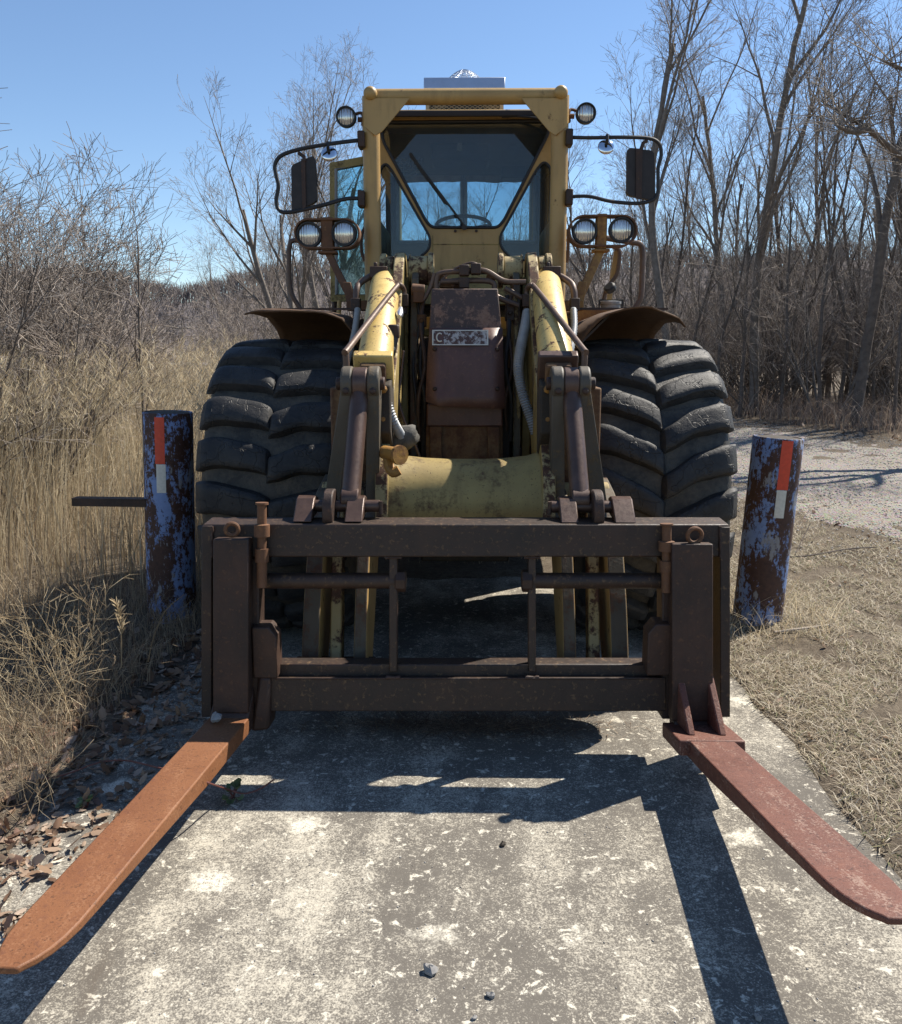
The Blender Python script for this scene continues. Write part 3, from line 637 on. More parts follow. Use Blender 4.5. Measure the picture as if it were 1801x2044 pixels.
C('headliner', MB().box(X0+.03,X1-.03,YC+.04,YB-.03,ZT-.09,ZT-.006), 'headliner', cab)
C('cab_floor', MB().box(X0,X1,YC+.031,YB+.03,ZB-.25,ZB+.03), 'interior', cab)
C('cab_floor_skirt', MB().box(X0+.02,X1-.02,YC-.25,YC-.002,ZB-.22,ZB-.03), 'yellow_dirt', cab)
for x, s in ((X0,-1),(X1,1)):
    for nm, y0, y1, z0, z1 in (('cab_pillar',YC+.031,YC+.12,ZB,ZT-.005),('cab_pillar',YB-.11,YB-.001,ZB,ZT-.005),('cab_sill',YC+.121,YB-.111,ZB,ZB+.42),('cab_header',YC+.121,YB-.111,ZT-.17,ZT-.005)):
        C(nm, MB().box(*sorted((x, x-s*.045)), y0, y1, z0, z1), 'interior' if nm != 'cab_sill' else 'yellow_dirt', cab, .006)
    if s > 0: C('side_glass', MB().box(x-.03,x-.025,YC+.121,YB-.111,ZB+.42,ZT-.17), 'glass', cab)
rw0, rw1 = fillet([(793,344),(922,344),(922,483),(793,483)], 4, 2), fillet([(930,344),(1068,344),(1068,483),(930,483)], 4, 2)
back = [(at(u,v,YB).x, at(u,v,YB).z) for u, v in ((772,0),)]
zlo, zhi = ZB, ZT
def toY(lp): return lp
cv = lambda lp: [(at(u, v, YB).x, at(u, v, YB).z) for u, v in lp]
me = sheet([(X0,zlo),(X1,zlo),(X1,zhi-.005),(X0,zhi-.005)], [cv(rw0), cv(rw1)], .03)
me.transform(Matrix.Translation((0, YB+.015, 0)) @ Matrix.Rotation(math.pi/2, 4, 'X')); rwall = link('rear_wall', me, M['interior'], cab, 30)
for lp in (rw0, rw1):
    C('window_trim', MB().tube([at(u, v, YB-.004) for u, v in lp], .014, 8, True), 'grey_trim', cab)
    plate('rear_window', lp, YB+.01, .004, M['glass_rear'], cab)
for u0, u1, e in ((795,921,(0,3,1,4,2,3,5,2)),(931,1066,(2,1,4,2,6,3,1,2))):
    top = [(u0,345),(u1,345)]; bt = [(lerp(u1,u0,k/7), 362+e[k]*.6) for k in range(8)]; plate('sun_shade', top+bt, YB-.03, .004, M['shade_cloth'], cab)
sw = at(925,450,6.35); t_ = Matrix.Translation(sw) @ Matrix.Rotation(rad(28), 4, 'X')
C('steering_wheel', MB().tube([t_@Vector((.20*math.cos(a), .20*math.sin(a), 0)) for a in np.linspace(0, 2*math.pi, 33)[:-1]], .014, 8, True).tube([t_@Vector((-.19,0,0)), t_@Vector((0,0,-.03)), t_@Vector((.19,0,0))], .012, 6).tube([t_@Vector((0,0,0)), t_@Vector((0,.05,-.5))], .03, 10), 'black', cab)
C('seat', MB().box(-.24,.24,6.75,6.87,ZB+.12,ZB+.34).box(-.24,.24,6.45,6.8,ZB+.04,ZB+.14), 'black', cab, .04)
hc = at(806,318,6.6); b = MB()
for r in (.03,.06,.09,.12,.145): b.tube([hc+Vector((r*math.cos(a), 0, r*math.sin(a))) for a in np.linspace(0, 2*math.pi, 29)[:-1]], .004, 5, True)
for k in range(8): b.tube([hc, hc+Vector((.145*math.cos(k*.785), 0, .145*math.sin(k*.785)))], .003, 4)
C('cab_fan', b, 'grey_trim', cab)
hc = at(916,292,6.3); C('roof_console', MB().box(hc.x-.2,hc.x+.22,6.15,6.5,ZT-.20,ZT-.085), 'interior', cab, .02)
C('hanging_cloth', MB().hexa([at(912,300,6.14),at(921,302,6.14),at(922,302,6.15),at(913,300,6.15)],[at(915,276,6.14),at(923,276,6.14),at(923,276,6.15),at(915,276,6.15)]), 'shade_cloth', cab)
hb = at(1025,342,7.0); C('switch_box', MB().box(hb.x-.10,hb.x+.10,6.95,7.1,hb.z-.06,hb.z+.08), 'interior', cab, .01)
b = MB(); b.tube([at(928,452,YC-.05), at(893,405,YC-.055), at(853,352,YC-.04)], .008, 8); b.tube([at(893,409,YC-.03), at(853,353,YC-.022), at(818,306,YC-.016)], .006, 6).bar(at(890,406,YC-.02), at(819,307,YC-.012), .008, .022)
b.cyl(at(927,454,YC-.06), at(927,454,YC-.0), .018, 12); C('wiper', b, 'black', cab)
for u in (909, 951): C('face_bolt', MB().cyl(at(u,461,YC-.015), at(u,461,YC), .010, 10), 'rust', cab)
for seg in ([(864,470),(864,534)],[(864,488),(995,488)],[(996,470),(996,534)]): C('panel_seam', MB().tube([at(u, v, YC+.001) for u, v in seg], .004, 6), 'yellow_dirt', cab)
# open cab door
dr = plate('cab_door', fillet([(658,325),(750,307),(750,601),(660,602)], 3, 2), 5.98, .05, M['yellow_dirt'], LD, (fillet([(671,338),(741,325),(741,588),(672,588)], 3, 2),), .004)
plate('door_glass', [(671,338),(741,325),(741,588),(672,588)], 6.0, .005, M['glass_door'], dr)
C('door_trim', MB().tube([at(u, v, 5.985) for u, v in ((671,338),(741,325),(741,588),(672,588))], .012, 8, True), 'grey_trim', dr)
C('door_post', MB().tube([at(678,600,5.95), at(676,650,5.95)], .016, 10), 'yellow'); C('step_post', MB().tube([at(668,602,6.0), at(666,650,6.0)], .018, 10), 'rust')
C('work_cable', MB().tube(smoothpath([at(1002,233,5.8), at(1040,232,5.78), at(1085,238,5.72), at(1102,247,5.6)], 5), .008, 8), 'black')

# air conditioner on the roof
ya = 6.05; q0, q1 = at(850,236,ya), at(1006,163,ya)
ac = C('air_conditioner', MB().box(q0.x,q1.x,ya+.035,ya+.62,ZT+.046,q1.z), 'ac_tan', LD, .008)
l0, l1 = at(846,178,ya-.02), at(1009,152,ya-.02); C('lid', MB().prism([(ya-.02,l0.z+.035),(ya-.03,l0.z),(ya+.64,l0.z),(ya+.64,l1.z),(ya-.005,l1.z)], l0.x, l1.x), 'alu', ac, .006)
zb2 = ZT+.05; fz = q1.z-.005
for a, c in (((q0.x,zb2),(q1.x,zb2+.028)),((q0.x,fz-.03),(q1.x,fz))): C('grille_frame', MB().box(a[0],c[0],ya,ya+.034,a[1],c[1]), 'ac_tan', ac, .003)
for x0, x1 in ((q0.x,q0.x+.025),(q1.x-.025,q1.x)): C('grille_frame', MB().box(x0,x1,ya+.001,ya+.033,zb2+.029,fz-.031), 'ac_tan', ac)
b = MB(); wv, hv = .036, .020; ncol = int((q1.x-q0.x)/wv)
for i in range(-1, ncol+10):
    for sg in (1, -1):
        pts = []
        for k in range(0, 24):
            x = q0.x + i*wv + sg*k*wv/2; z = zb2+.02 + k*hv/2
            if q0.x+.01 < x < q1.x-.01 and z < fz-.02: pts.append((x, ya+.014, z))
        if len(pts) > 1: b.tube([pts[0], pts[-1]], .0022, 4)
for i in range(0, 30):
    for sg in (1, -1):
        x0 = q0.x+.012 if sg > 0 else q1.x-.012; z0 = zb2+.02+i*hv; pts = []
        for k in range(26):
            x = x0+sg*k*wv/2; z = z0+k*hv/2
            if z < fz-.02 and q0.x < x < q1.x: pts.append((x, ya+.014, z))
        if len(pts) > 1: b.tube([pts[0], pts[-1]], .0022, 4)
C('grille_mesh', b, 'ac_tan', ac)
C('condenser', MB().box(q0.x+.02,q1.x-.02,ya+.022,ya+.034,zb2+.02,fz-.02), 'black', ac)
fc = Vector(((l0.x+l1.x)/2+.0, ya+.19, l1.z)); b = MB(); 
for r in np.linspace(.03,.145,8):
    zz = .098*math.cos(r/.145*1.5)+.006; b.tube([fc+Vector((r*math.cos(a), r*math.sin(a), zz)) for a in np.linspace(0, 2*math.pi, 37)[:-1]], .0032, 5, True)
for k in range(10): b.tube([fc+Vector((r*math.cos(k*.628), r*math.sin(k*.628), .098*math.cos(r/.145*1.5)+.006)) for r in np.linspace(0,.145,8)], .003, 5)
C('fan_guard', b, 'alu', ac)
for z in (l0.z, l0.z-.05):
    for x in (q0.x-.006, q1.x+.006): C('latch', MB().box(x-.008,x+.008,ya+.05,ya+.10,z-.02,z+.006), 'black', ac)

# lamps --------------------------------------------------------------------------------
def lamp(name, u, v, Y, rpx, s, mat='black'):
    p = at(u, v, Y); r = (at(u+rpx, v, Y)-p).length; d = Vector((-p.x*.1, -1, -.04)).normalized(); d = Vector((.02*s, -1, -.03)).normalized()
    h = C(name, MB().lathe([(r*.35,.085),(r*.75,.07),(r*.98,.03),(r,.0),(r*.97,-.012),(r*.88,-.012),(r*.86,0.0)][::-1], p, -d, 28) if False else MB().lathe([(r*.86,-.004),(r*.88,-.014),(r*.97,-.014),(r,-.002),(r*.98,.03),(r*.75,.07),(r*.35,.09)], p, -d, 32), mat, LD, smooth=40)
    C('lens', MB().lathe([(.001,-.016),(r*.3,-.0145),(r*.6,-.010),(r*.87,-.001)], p, -d, 32), 'lens', h, smooth=60)
    return h
for u, v, s in ((691,233,-1),(1170,226,1)):
    h = lamp('work_light', u, v, YR-.02, 20.5, s); p = at(u, v, YR); e = Vector((xl if s < 0 else xr, YR, p.z))
    C('bracket', MB().tube(smoothpath([p+Vector((-s*.05,.06,.03)), p+Vector((-s*.09,.05,.035)), p+Vector((-s*.105,.03,0)), p+Vector((-s*.10,.03,-.04)), Vector((e.x+s*.05, YR, p.z-.045))], 5), .010, 8).cyl(p+Vector((-s*.07,.03,-.01)), p+Vector((-s*.115,.03,-.01)), .016, 10), 'rust_lamp', h)
YH = 5.30
for cs, (g0, g1, h0, h1), post, mt, s in ((((617.4,468.8),(687,465.7)),(588,720,437,497),(642,665),'rust_lamp',-1),(((1167.4,461.8),(1240.5,459)),(1135,1270,430,493),(1190,1212),'rust_yellow',1)):
    for u, v in cs: lamp('headlight', u, v, YH-.02, 25.5, s)
    p0, p1 = at(g0, h0, YH), at(g1, h1, YH); rr = (p0.z-p1.z)/2; zc = (p0.z+p1.z)/2; o_ = []
    for k in range(15): a = math.pi/2+math.pi*k/14; o_.append((p0.x+rr+rr*math.cos(a), zc+rr*math.sin(a)))
    for k in range(15): a = -math.pi/2+math.pi*k/14; o_.append((p1.x-rr+rr*math.cos(a), zc+rr*math.sin(a)))
    sh = .010; i_ = []; rr2 = rr-sh
    for k in range(15): a = math.pi/2+math.pi*k/14; i_.append((p0.x+rr+rr2*math.cos(a), zc+rr2*math.sin(a)))
    for k in range(15): a = -math.pi/2+math.pi*k/14; i_.append((p1.x-rr+rr2*math.cos(a), zc+rr2*math.sin(a)))
    me = sheet(o_, [i_], .11); me.transform(Matrix.Translation((0, YH+.02, 0)) @ Matrix.Rotation(math.pi/2, 4, 'X')); gd = link('lamp_guard', me, M['rust_lamp'], LD, 40)
    q0_, q1_ = at(post[0], h1, YH), at(post[1], h0, YH)
    hp = C('lamp_post', MB().box(q0_.x,q1_.x,YH-.02,YH+.06,zc-rr-.012,zc+rr+.008).box(q0_.x-.02,q1_.x+.02,YH-.03,YH+.07,zc-rr-.03,zc-rr-.012), mt, LD, .006)
    xm = (q0_.x+q1_.x)/2; zf = at(700 if s < 0 else 1152, 602, YH).z; xf = at(703 if s < 0 else 1154, 602, 5.2).x
    b = MB(); b.bar((xm, YH+.02, zc-rr-.02),(xf, 5.2, zf),.05 if s > 0 else .042,.045,Vector((0,1,0))); b.hexa([(xf-.03,5.17,zf-.02),(xf+.03,5.17,zf-.02),(xf+.03,5.25,zf-.02),(xf-.03,5.25,zf-.02)],[(lerp(xf,xm,.35)-.05*(s>0),5.19,lerp(zf,zc-rr,.35)),(lerp(xf,xm,.35)+.05*(s<0),5.19,lerp(zf,zc-rr,.35)),(lerp(xf,xm,.35)+.05*(s<0),5.23,lerp(zf,zc-rr,.35)),(lerp(xf,xm,.35)-.05*(s>0),5.23,lerp(zf,zc-rr,.35))])
    b.box(*sorted((xf-s*.12, xf+s*.03)),5.16,5.28,zf-.06,zf-.0); C('lamp_arm', b, mt, LD, .004)

# mirrors and rails ----------------------------------------------------------------------
YM = 5.32
C('mirror_arm', MB().tube(smoothpath([at(u, v, y) for u, v, y in ((726,279,5.46),(690,283,5.4),(640,290,YM),(590,300,YM),(560,312,YM),(549,330,YM),(552,352,YM),(556,372,YM),(552,398,YM),(555,416,YM),(568,424,YM),(600,420,YM),(650,408,YM),(690,397,5.38),(726,396,5.46))], 5), .0125, 10), 'black')
C('mirror_arm', MB().tube(smoothpath([at(u, v, y) for u, v, y in ((1132,274,5.46),(1180,275,5.4),(1240,274,YM),(1295,276,YM),(1316,287,YM),(1320,310,YM),(1314,335,YM),(1314,362,YM),(1313,385,YM),(1302,400,YM),(1270,406,YM),(1220,402,YM),(1175,392,5.38),(1132,393,5.46))], 5), .0115, 10), 'black')
for u, vs_ in ((722,(278,396)),(1136,(274,393))):
    for v in vs_:
        q = at(u, v, 5.46); C('arm_clamp', MB().box(q.x-.022,q.x+.022,5.42,5.52,q.z-.055,q.z+.045), 'rust', bevel=.008)
for lp, rg_, br in (([(581,330),(628,309),(634,400),(583,427)],[(601,318),(609,315),(611,413),(604,418)],[(596,305),(606,312),(608,322)]),([(1253,294),(1306,301),(1309,401),(1252,389)],[(1270,296),(1283,297),(1281,398),(1270,396)],[(1292,280),(1284,286),(1280,298)])):
    mr = plate('mirror', fillet(lp, 9, 4), YM+.0, .045, M['mirror_back'], LD, (), .008)
    plate('mirror_strap', rg_, YM-.012, .011, M['rust'], mr, (), .002)
    C('mirror_bracket', MB().tube([at(u, v, YM-.005) for u, v in br], .012, 8), 'rust', mr)
for u, v in ((657,306),(1210,292)):
    p = at(u, v, 5.36); mr = C('round_mirror', MB().lathe([(.001,-.010),(.018,-.009),(.034,-.006),(.046,-.001),(.050,.004),(.050,.010)], p, (0,1,-.38), 24), 'chrome', LD, smooth=60)
    C('stalk', MB().tube([p+Vector((0,-.02,.005)), p+Vector((0,-.04,.03)), p+Vector((.0,-.03,.06))], .010, 8), 'black', mr)
def rail(pts, r, mat): return C('handrail', MB().tube(smoothpath([at(*p) for p in pts], 5), r, 10), mat)
rail([(612,484,5.75),(588,480,5.75),(579,488,5.75),(577,520,5.75),(578,560,5.75),(585,592,5.75),(612,634,5.75)], .016, 'pipe')
rail([(1180,466,5.9),(1215,476,5.9),(1262,484,5.9),(1278,488,5.9),(1283,505,5.9),(1282,550,5.9),(1280,590,5.9),(1272,608,5.9),(1256,630,5.9)], .019, 'pipe')
rail([(1226,498,6.0),(1232,495,6.0),(1237,505,6.0),(1235,530,6.0),(1230,550,6.0),(1212,575,6.0),(1205,600,6.0)], .015, 'pipe')
rail([(1131,458,5.6),(1134,470,5.6),(1134,510,5.6),(1131,524,5.6)], .011, 'pipe'); rail([(728,455,5.6),(722,470,5.6),(722,500,5.6),(728,522,5.6)], .011, 'pipe')
C('grab_bar', MB().bar(at(1231,500,6.05), at(1215,605,6.05), .035, .012, Vector((0,1,0))), 'yellow')
q = at(1221,580,5.95); C('rubber_stop', MB().lathe([(.03,0),(.042,.015),(.042,.04),(.03,.05)], q, (-.5,-.6,.6), 16), 'black')
t0, t1 = at(1148,633,5.7), at(1240,614,5.7); tk = C('side_tank', MB().box(t0.x,t1.x,5.7,6.5,t0.z-.35,t1.z), 'rust_yellow', LD, .025)
q = at(1219,612,5.95); C('filler_cap', MB().lathe([(.068,0),(.068,.03),(.074,.034),(.074,.052),(.05,.056),(.001,.056)], (q.x,5.95,t1.z), (0,0,1), 24), 'grey_trim', tk)
C('filler_strap', MB().box(q.x-.085,q.x+.085,5.94,5.96,t1.z+.058,t1.z+.066).box(q.x-.085,q.x-.075,5.94,5.96,t1.z,t1.z+.058).box(q.x+.075,q.x+.085,5.94,5.96,t1.z,t1.z+.058), 'black', tk)
t0, t1 = at(614,650,5.9), at(720,640,5.9); C('side_step', MB().box(-1.15,X0-.02,5.75,6.5,t0.z-.2,t1.z-.02), 'yellow_dirt', LD, .02)

# fenders
def fender(s):
    yz = [(4.60,1.875),(4.75,1.885),(4.95,1.89),(5.2,1.87),(5.45,1.80),(5.66,1.66),(5.80,1.42),(5.86,1.2)]; xsn = np.linspace(.60, 1.23, 15); V = []
    for i, (y, z) in enumerate(yz):
        for j, x in enumerate(xsn):
            k = max(0, 1-i/2.5); u = j/14
            if s > 0:
                ed = np.interp(u, [0,.12,.25,.45,.62,.75,.92,1], [-.20,-.10,-.015,.03,.045,.015,-.02,-.075]); yy = np.interp(u, [0,.5,.66,.8,1], [.05,0,-.03,.01,.10])
            else:
                ed = np.interp(u, [0,.1,.3,.6,.9,1], [-.19,-.05,-.005,.012,.008,-.012]); yy = np.interp(u, [0,.4,.8,1], [.06,0,0,.07])
            V.append((s*x, y+yy*k+.01*math.sin(9*u+i), z+ed*(.4+.6*k)+.006*math.sin(7*u+2*i)))
    F_ = [(i*15+j, i*15+j+1, (i+1)*15+j+1, (i+1)*15+j) for i in range(len(yz)-1) for j in range(14)]
    b = MB(); b.add(V, F_); o = C('fender', b, 'fender', smooth=50); q = o.modifiers.new('t', 'SOLIDIFY'); q.thickness = .010
    for y in (4.9, 5.3): C('fender_bracket', MB().bar((s*.62,y,1.84),(s*.40,y,1.60),.06,.05), 'rust')
    if s > 0: C('fender_brace', MB().bar((s*.62,4.70,1.70),(s*.80,4.78,1.87),.05,.012), 'rust')
    C('mud_flap_bar', MB().bar((s*.65,5.0,1.915),(s*1.20,5.05,1.915),.05,.012), 'rust')
fender(-1); fender(1)

# ------------------------------------------------------------------ fork carriage (tilted back) and forks
TILT = rad(5.0); O = Vector((0, 3.23, .20)); EZ = Vector((0, math.sin(TILT), math.cos(TILT))); EN = Vector((0, -math.cos(TILT), math.sin(TILT)))
def onc(u, v, off=0.0):
    d = ray(u, v); p = O+EN*off; t = (p-Vector((0,0,H))).dot(EN)/d.dot(EN); return Vector((0,0,H))+d*t
def cbox(b, u0, u1, v0, v1, off, d):
    f = [onc(u0,v1,off), onc(u1,v1,off), onc(u1,v0,off), onc(u0,v0,off)]; return b.hexa(f, [p-EN*d for p in f])
f = [onc(404,1112), onc(1456,1112), onc(1456,1047), onc(404,1047)]; bk = [p-EN*.13 for p in f]
for p, q in ((f[2], bk[2]), (f[3], bk[3])): q.z = p.z+.004
car = C('fork_carriage', MB().hexa(f, bk), 'rust_beam', LD, .006)
C('bottom_beam', cbox(MB(), 506, 1340, 1326, 1416, -.035, .10), 'rust_beam', car, .006); C('bottom_plate', cbox(MB(), 540, 1330, 1354, 1420, 0.0, .033), 'rust_beam', car, .004)
for u0, u1 in ((402,423),(1438,1458)):
    C('end_plate', cbox(MB(), u0, u1, 1050 if u0 < 900 else 1052, 1432, .012, .16), 'rust_beam', car, .004)
C('hook_rail', cbox(MB(), 494, 517, 1116, 1430, -.004, .10), 'rust', car, .006); C('hook_rail', cbox(MB(), 1322, 1347, 1118, 1436, -.004, .10), 'rust', car, .006)
C('hook_plate', MB().prism([(0,0),(.10,0),(.10,.18),(.07,.22),(0,.22)], -.05, .05, 'y', Matrix.Translation(onc(512,1345,-.03))), 'rust', car, .006)
C('hook_plate', MB().prism([(0,0),(-.10,0),(-.10,.18),(-.07,.22),(0,.22)], -.05, .05, 'y', Matrix.Translation(onc(1334,1340,-.03))), 'rust', car, .006)
hb = MB(); f = [onc(500,1462,.03), onc(537,1458,.03), onc(541,1352,.02), onc(516,1350,.02)]; hb.hexa(f, [p-EN*.13 for p in f]); C('worn_block', hb, 'rust', car, .014)
for u0, u1, nut in ((518,800,800),(1050,1332,1052)):
    a_, c_ = onc(u0,1159,-.05), onc(u1,1159,-.05); C('fork_shaft', MB().cyl(a_, c_, .033, 24), 'rust_beam', car)
    q = onc(nut,1159,-.05); C('shaft_nut', MB().cyl(q-Vector((.022,0,0)), q+Vector((.022,0,0)), .047, 8, .005), 'rust', car)
for u0, u1 in ((777,793),(1055,1070)): C('upright_bar', cbox(MB(), u0, u1, 1113, 1342, -.02, .05), 'rust_beam', car, .004)
def latch(u, v0, v1, knob):
    a_, c_ = onc(u,v1,.03), onc(u,v0,.03); d = c_-a_; L = d.length; r = .021
    pr = [(r,0),(r,L*.30),(r*1.35,L*.30),(r*1.35,L*.46),(r*.9,L*.46),(r*.9,L*.60),(r*1.5,L*.60),(r*1.5,L*.74),(r*.9,L*.75),(r*.9,L*.97),(r*1.25,L*.975),(r*1.25,L),(.001,L)]
    C('latch_pin', MB().lathe(pr, a_, d, 18), 'rust_lamp', car, smooth=30)
latch(523, 1003, 1172, True); latch(1331, 1045, 1182, False)
def weld(p, q, r=.006):
    n_ = max(6, int((q-p).length/.016)); R_ = random.Random(n_); return C('weld_bead', MB().tube([p.lerp(q, i/n_)+EN*.002 for i in range(n_+1)], [r*(.7+.6*R_.random()) for _ in range(n_+1)], 6), 'rust', car, smooth=60)
for u, v in ((778,1113),(793,1113),(1055,1113),(1070,1113)): weld(onc(u-9,v,-.012), onc(u+9,v,-.012))
for u in (424, 1438): weld(onc(u,1050,.004), onc(u,1112,.004), .007)
for u in (785, 1062): weld(onc(u-14,1352,-.004), onc(u+14,1352,-.004), .008)
weld(onc(542,1354,.0), onc(900,1354,.0), .004); weld(onc(960,1354,.0), onc(1328,1354,.0), .004); weld(onc(517,1326,-.03), onc(517,1420,-.03), .007); weld(onc(1322,1326,-.03), onc(1322,1424,-.03), .007)
# lugs on the top beam
zt_ = (onc(929,1047)).z
for s, lug, rings in ((-1,((.632,.71),(.422,.497)),(.546,.588)),(1,((.393,.466),(.613,.70)),(.529,.571))):
    for a, c in lug:
        b = MB(); b.prism([(3.315,zt_+.004),(3.46,zt_+.012),(3.50,zt_+.075),(3.45,zt_+.092),(3.41,zt_+.086)], *xs(s, a, c)); C('top_lug', b, 'rod', car, .005)
    b = MB(); pr = fillet([(3.32,zt_-.02),(3.46,zt_-.02),(3.48,zt_+.07),(3.45,zt_+.125),(3.36,zt_+.125),(3.32,zt_+.07)], .04, 4); b.prism(pr, *xs(s, *rings)); C('eye_plate', b, 'rust', car, .006)
    C('top_pin', MB().cyl((s*(.36 if s < 0 else .36),3.43,zt_+.05),(s*.70,3.43,zt_+.05),.026,18,.003), 'rod', car)
    C('pin_bolt', MB().cyl((s*.355,3.41,zt_+.02),(s*.355,3.41,zt_+.075),.009,8), 'rust', car)
# forks
def fork(shank, ring_c, ring_r, heel, tip, hw, sh_mat, bl_mat, gus):
    u0, u1, v0, v1 = shank
    fk = C('fork', cbox(MB(), u0, u1, v0, v1, .075, .07), sh_mat, LD, .005)
    p = onc(ring_c[0], ring_c[1], .045); R_ = ring_r*3.4/F
    C('lifting_eye', MB().tube([p+Vector((R_*math.cos(a), .006*math.cos(a), R_*math.sin(a))) for a in np.linspace(0, 2*math.pi, 25)[:-1]], .0085, 8, True), 'rust_lamp', fk)
    hl, tp = Vector(heel), Vector(tip); ax = (tp-hl); L = ax.length; ax.normalize(); sd = Vector((1,0,0)); up = sd.cross(ax); up = up if up.z > 0 else -up
    ts = [0,.1,.3,.5,.7,.82,.88,.92,.95,.975,.99,1.0]; b = MB(); vs = []
    for t in ts:
        wdt = hw*(1 if t < .86 else max(.30, math.sqrt(max(0, 1-((t-.86)/.14)**2.2)))); th = .068*(1-t)+.020*t if t > .3 else .068
        th = lerp(.068, .018, max(0, (t-.3)/.7)); c = hl+ax*(L*t)
        for a, z in ((-wdt,0),(wdt,0),(wdt,-th),(-wdt,-th)): vs.append(c+sd*a+up*z)
    n = len(ts); fs = [(i*4+k, i*4+(k+1) % 4, (i+1)*4+(k+1) % 4, (i+1)*4+k) for i in range(n-1) for k in range(4)]+[(3,2,1,0), tuple((n-1)*4+k for k in range(4))]
    b.add(vs, fs); C('blade', b, bl_mat, fk, .005, smooth=25)
    b = MB(); q = [hl+sd*x for x in (-hw*.99, hw*.99)]; bt = [p_-up*.068+ax*.02 for p_ in q]; bk = [p_-EN*.10 for p_ in q]
    b.hexa([hl-sd*hw*.985-up*.067-ax*.075, hl+sd*hw*.985-up*.067-ax*.075, hl+sd*hw*.985-up*.067+ax*.01, hl-sd*hw*.985-up*.067+ax*.01],[hl-sd*hw*.985+up*.10-ax*.085, hl+sd*hw*.985+up*.10-ax*.085, hl+sd*hw*.985+up*.002+ax*.01, hl-sd*hw*.985+up*.002+ax*.01])
    C('heel', b, sh_mat, fk, .008)
    if gus:
        b = MB(); c = hl+ax*.11; b.hexa([c+sd*x-up*.055+ax*y for x, y in ((-.125,-.14),(.125,-.14),(.125,.10),(-.125,.10))],[c+sd*x+up*.004+ax*y for x, y in ((-.125,-.14),(.125,-.14),(.125,.10),(-.125,.10))]); C('base_plate', b, bl_mat, fk, .006)
        for x in (-.058,.062):
            b = MB(); g0 = hl+sd*x; b.hexa([g0-sd*.014+up*.004-ax*.03, g0+sd*.014+up*.004-ax*.03, g0+sd*.014+up*.004+ax*.15, g0-sd*.014+up*.004+ax*.15],[g0-sd*.014+up*.24-ax*.07, g0+sd*.014+up*.24-ax*.07, g0+sd*.014+up*.235-ax*.035, g0-sd*.014+up*.235-ax*.035]); C('gusset', b, 'rust_red', fk, .006)
    return fk
fork((425,496,1076,1424),(463,1057),12,onc(458,1432,.075),at(14,1932,1.70),.081,'rust','rust_orange',False)
fork((1342,1424,1086,1440),(1387,1069),14.5,onc(1388,1448,.075),at(1795,1832,1.70),.085,'rust','rust_red',True)

# ------------------------------------------------------------------ bollards
def bollard(base, top, r, label, tapes, arm=None):
    base, top = Vector(base), Vector(top); o = root('bollard', tuple(base), label, 'bollard', 'steel pipe bollards beside the slab'); d = (top-base).normalized(); L = (top-base).length
    b = MB(); n = 40; vs = []; zs = [-.25, 0, .2*L, .4*L, .6*L, .8*L, L-.006, L]
    body = MB().lathe([(r,-.25)]+[(r, L*k/8) for k in range(8)]+[(r,L-.006),(r-.004,L),(r-.012,L),(r-.014,L-.012),(.001,L-.006)], base, d, 40).build('pipe', M['bollard'], o, 40)
    xx = Vector((0,1,0)).cross(d).normalized(); yy = d.cross(xx)
    fill = MB().lathe([(r-.0145,L-.02),(r-.0145,L-.004),(r*.5,L+.004),(.001,L+.006)], base, d, 24).build('concrete_fill', M['chassis'], o, 60)
    for a0, a1, h0, h1, mat in tapes:
        b = MB(); vs = []
        for h in (h0, (h0+h1)/2, h1):
            for k in range(7):
                a = lerp(a0, a1, k/6); vs.append(base+d*h+(xx*math.sin(a)-yy*math.cos(a))*(r+.0015) if yy.y > 0 else base+d*h+(xx*math.sin(a)+yy*math.cos(a))*(r+.0015))
        b.add(vs, [(i*7+k, i*7+k+1, (i+1)*7+k+1, (i+1)*7+k) for i in range(2) for k in range(6)]); b.build('reflective_tape', M[mat], o, 60)
    if arm:
        a_, c_ = arm; b = MB(); b.bar(a_, c_, .07, .010).bar(Vector(a_)+Vector((0,-.032,-.022)), Vector(c_)+Vector((0,-.032,-.022)), .006, .045); b.build('side_arm', M['rust'], o, 30, .002)
    return o
YBO = 5.0
pb, pt = at(344,1232,YBO), at(335,822,YBO); pb.z = 0.0; pb.x = at(344,1232,YBO).x
rb = .147
bollard(pb, pt, rb, 'upright blue-and-rust steel bollard in dry grass left of the loader, flat bar sticking out', [(-.20,.20,pt.z-.30,pt.z-.02,'red_tape'),(-.16,.22,pt.z-.475,pt.z-.302,'white_tape')], (at(296,996,4.93), at(148,994,4.93)))
pb, pt = at(1512,1240,YBO), at(1554,872,YBO); Lr = (pt-pb).length
bollard((pb.x-.005, YBO, 0), pt, rb*.99, 'leaning rusty bollard with peeling blue paint beside the gravel, right of the loader', [(-.20,.26,Lr-.305,Lr-.012,'red_tape'),(-.18,.22,Lr-.475,Lr-.307,'white_tape')])

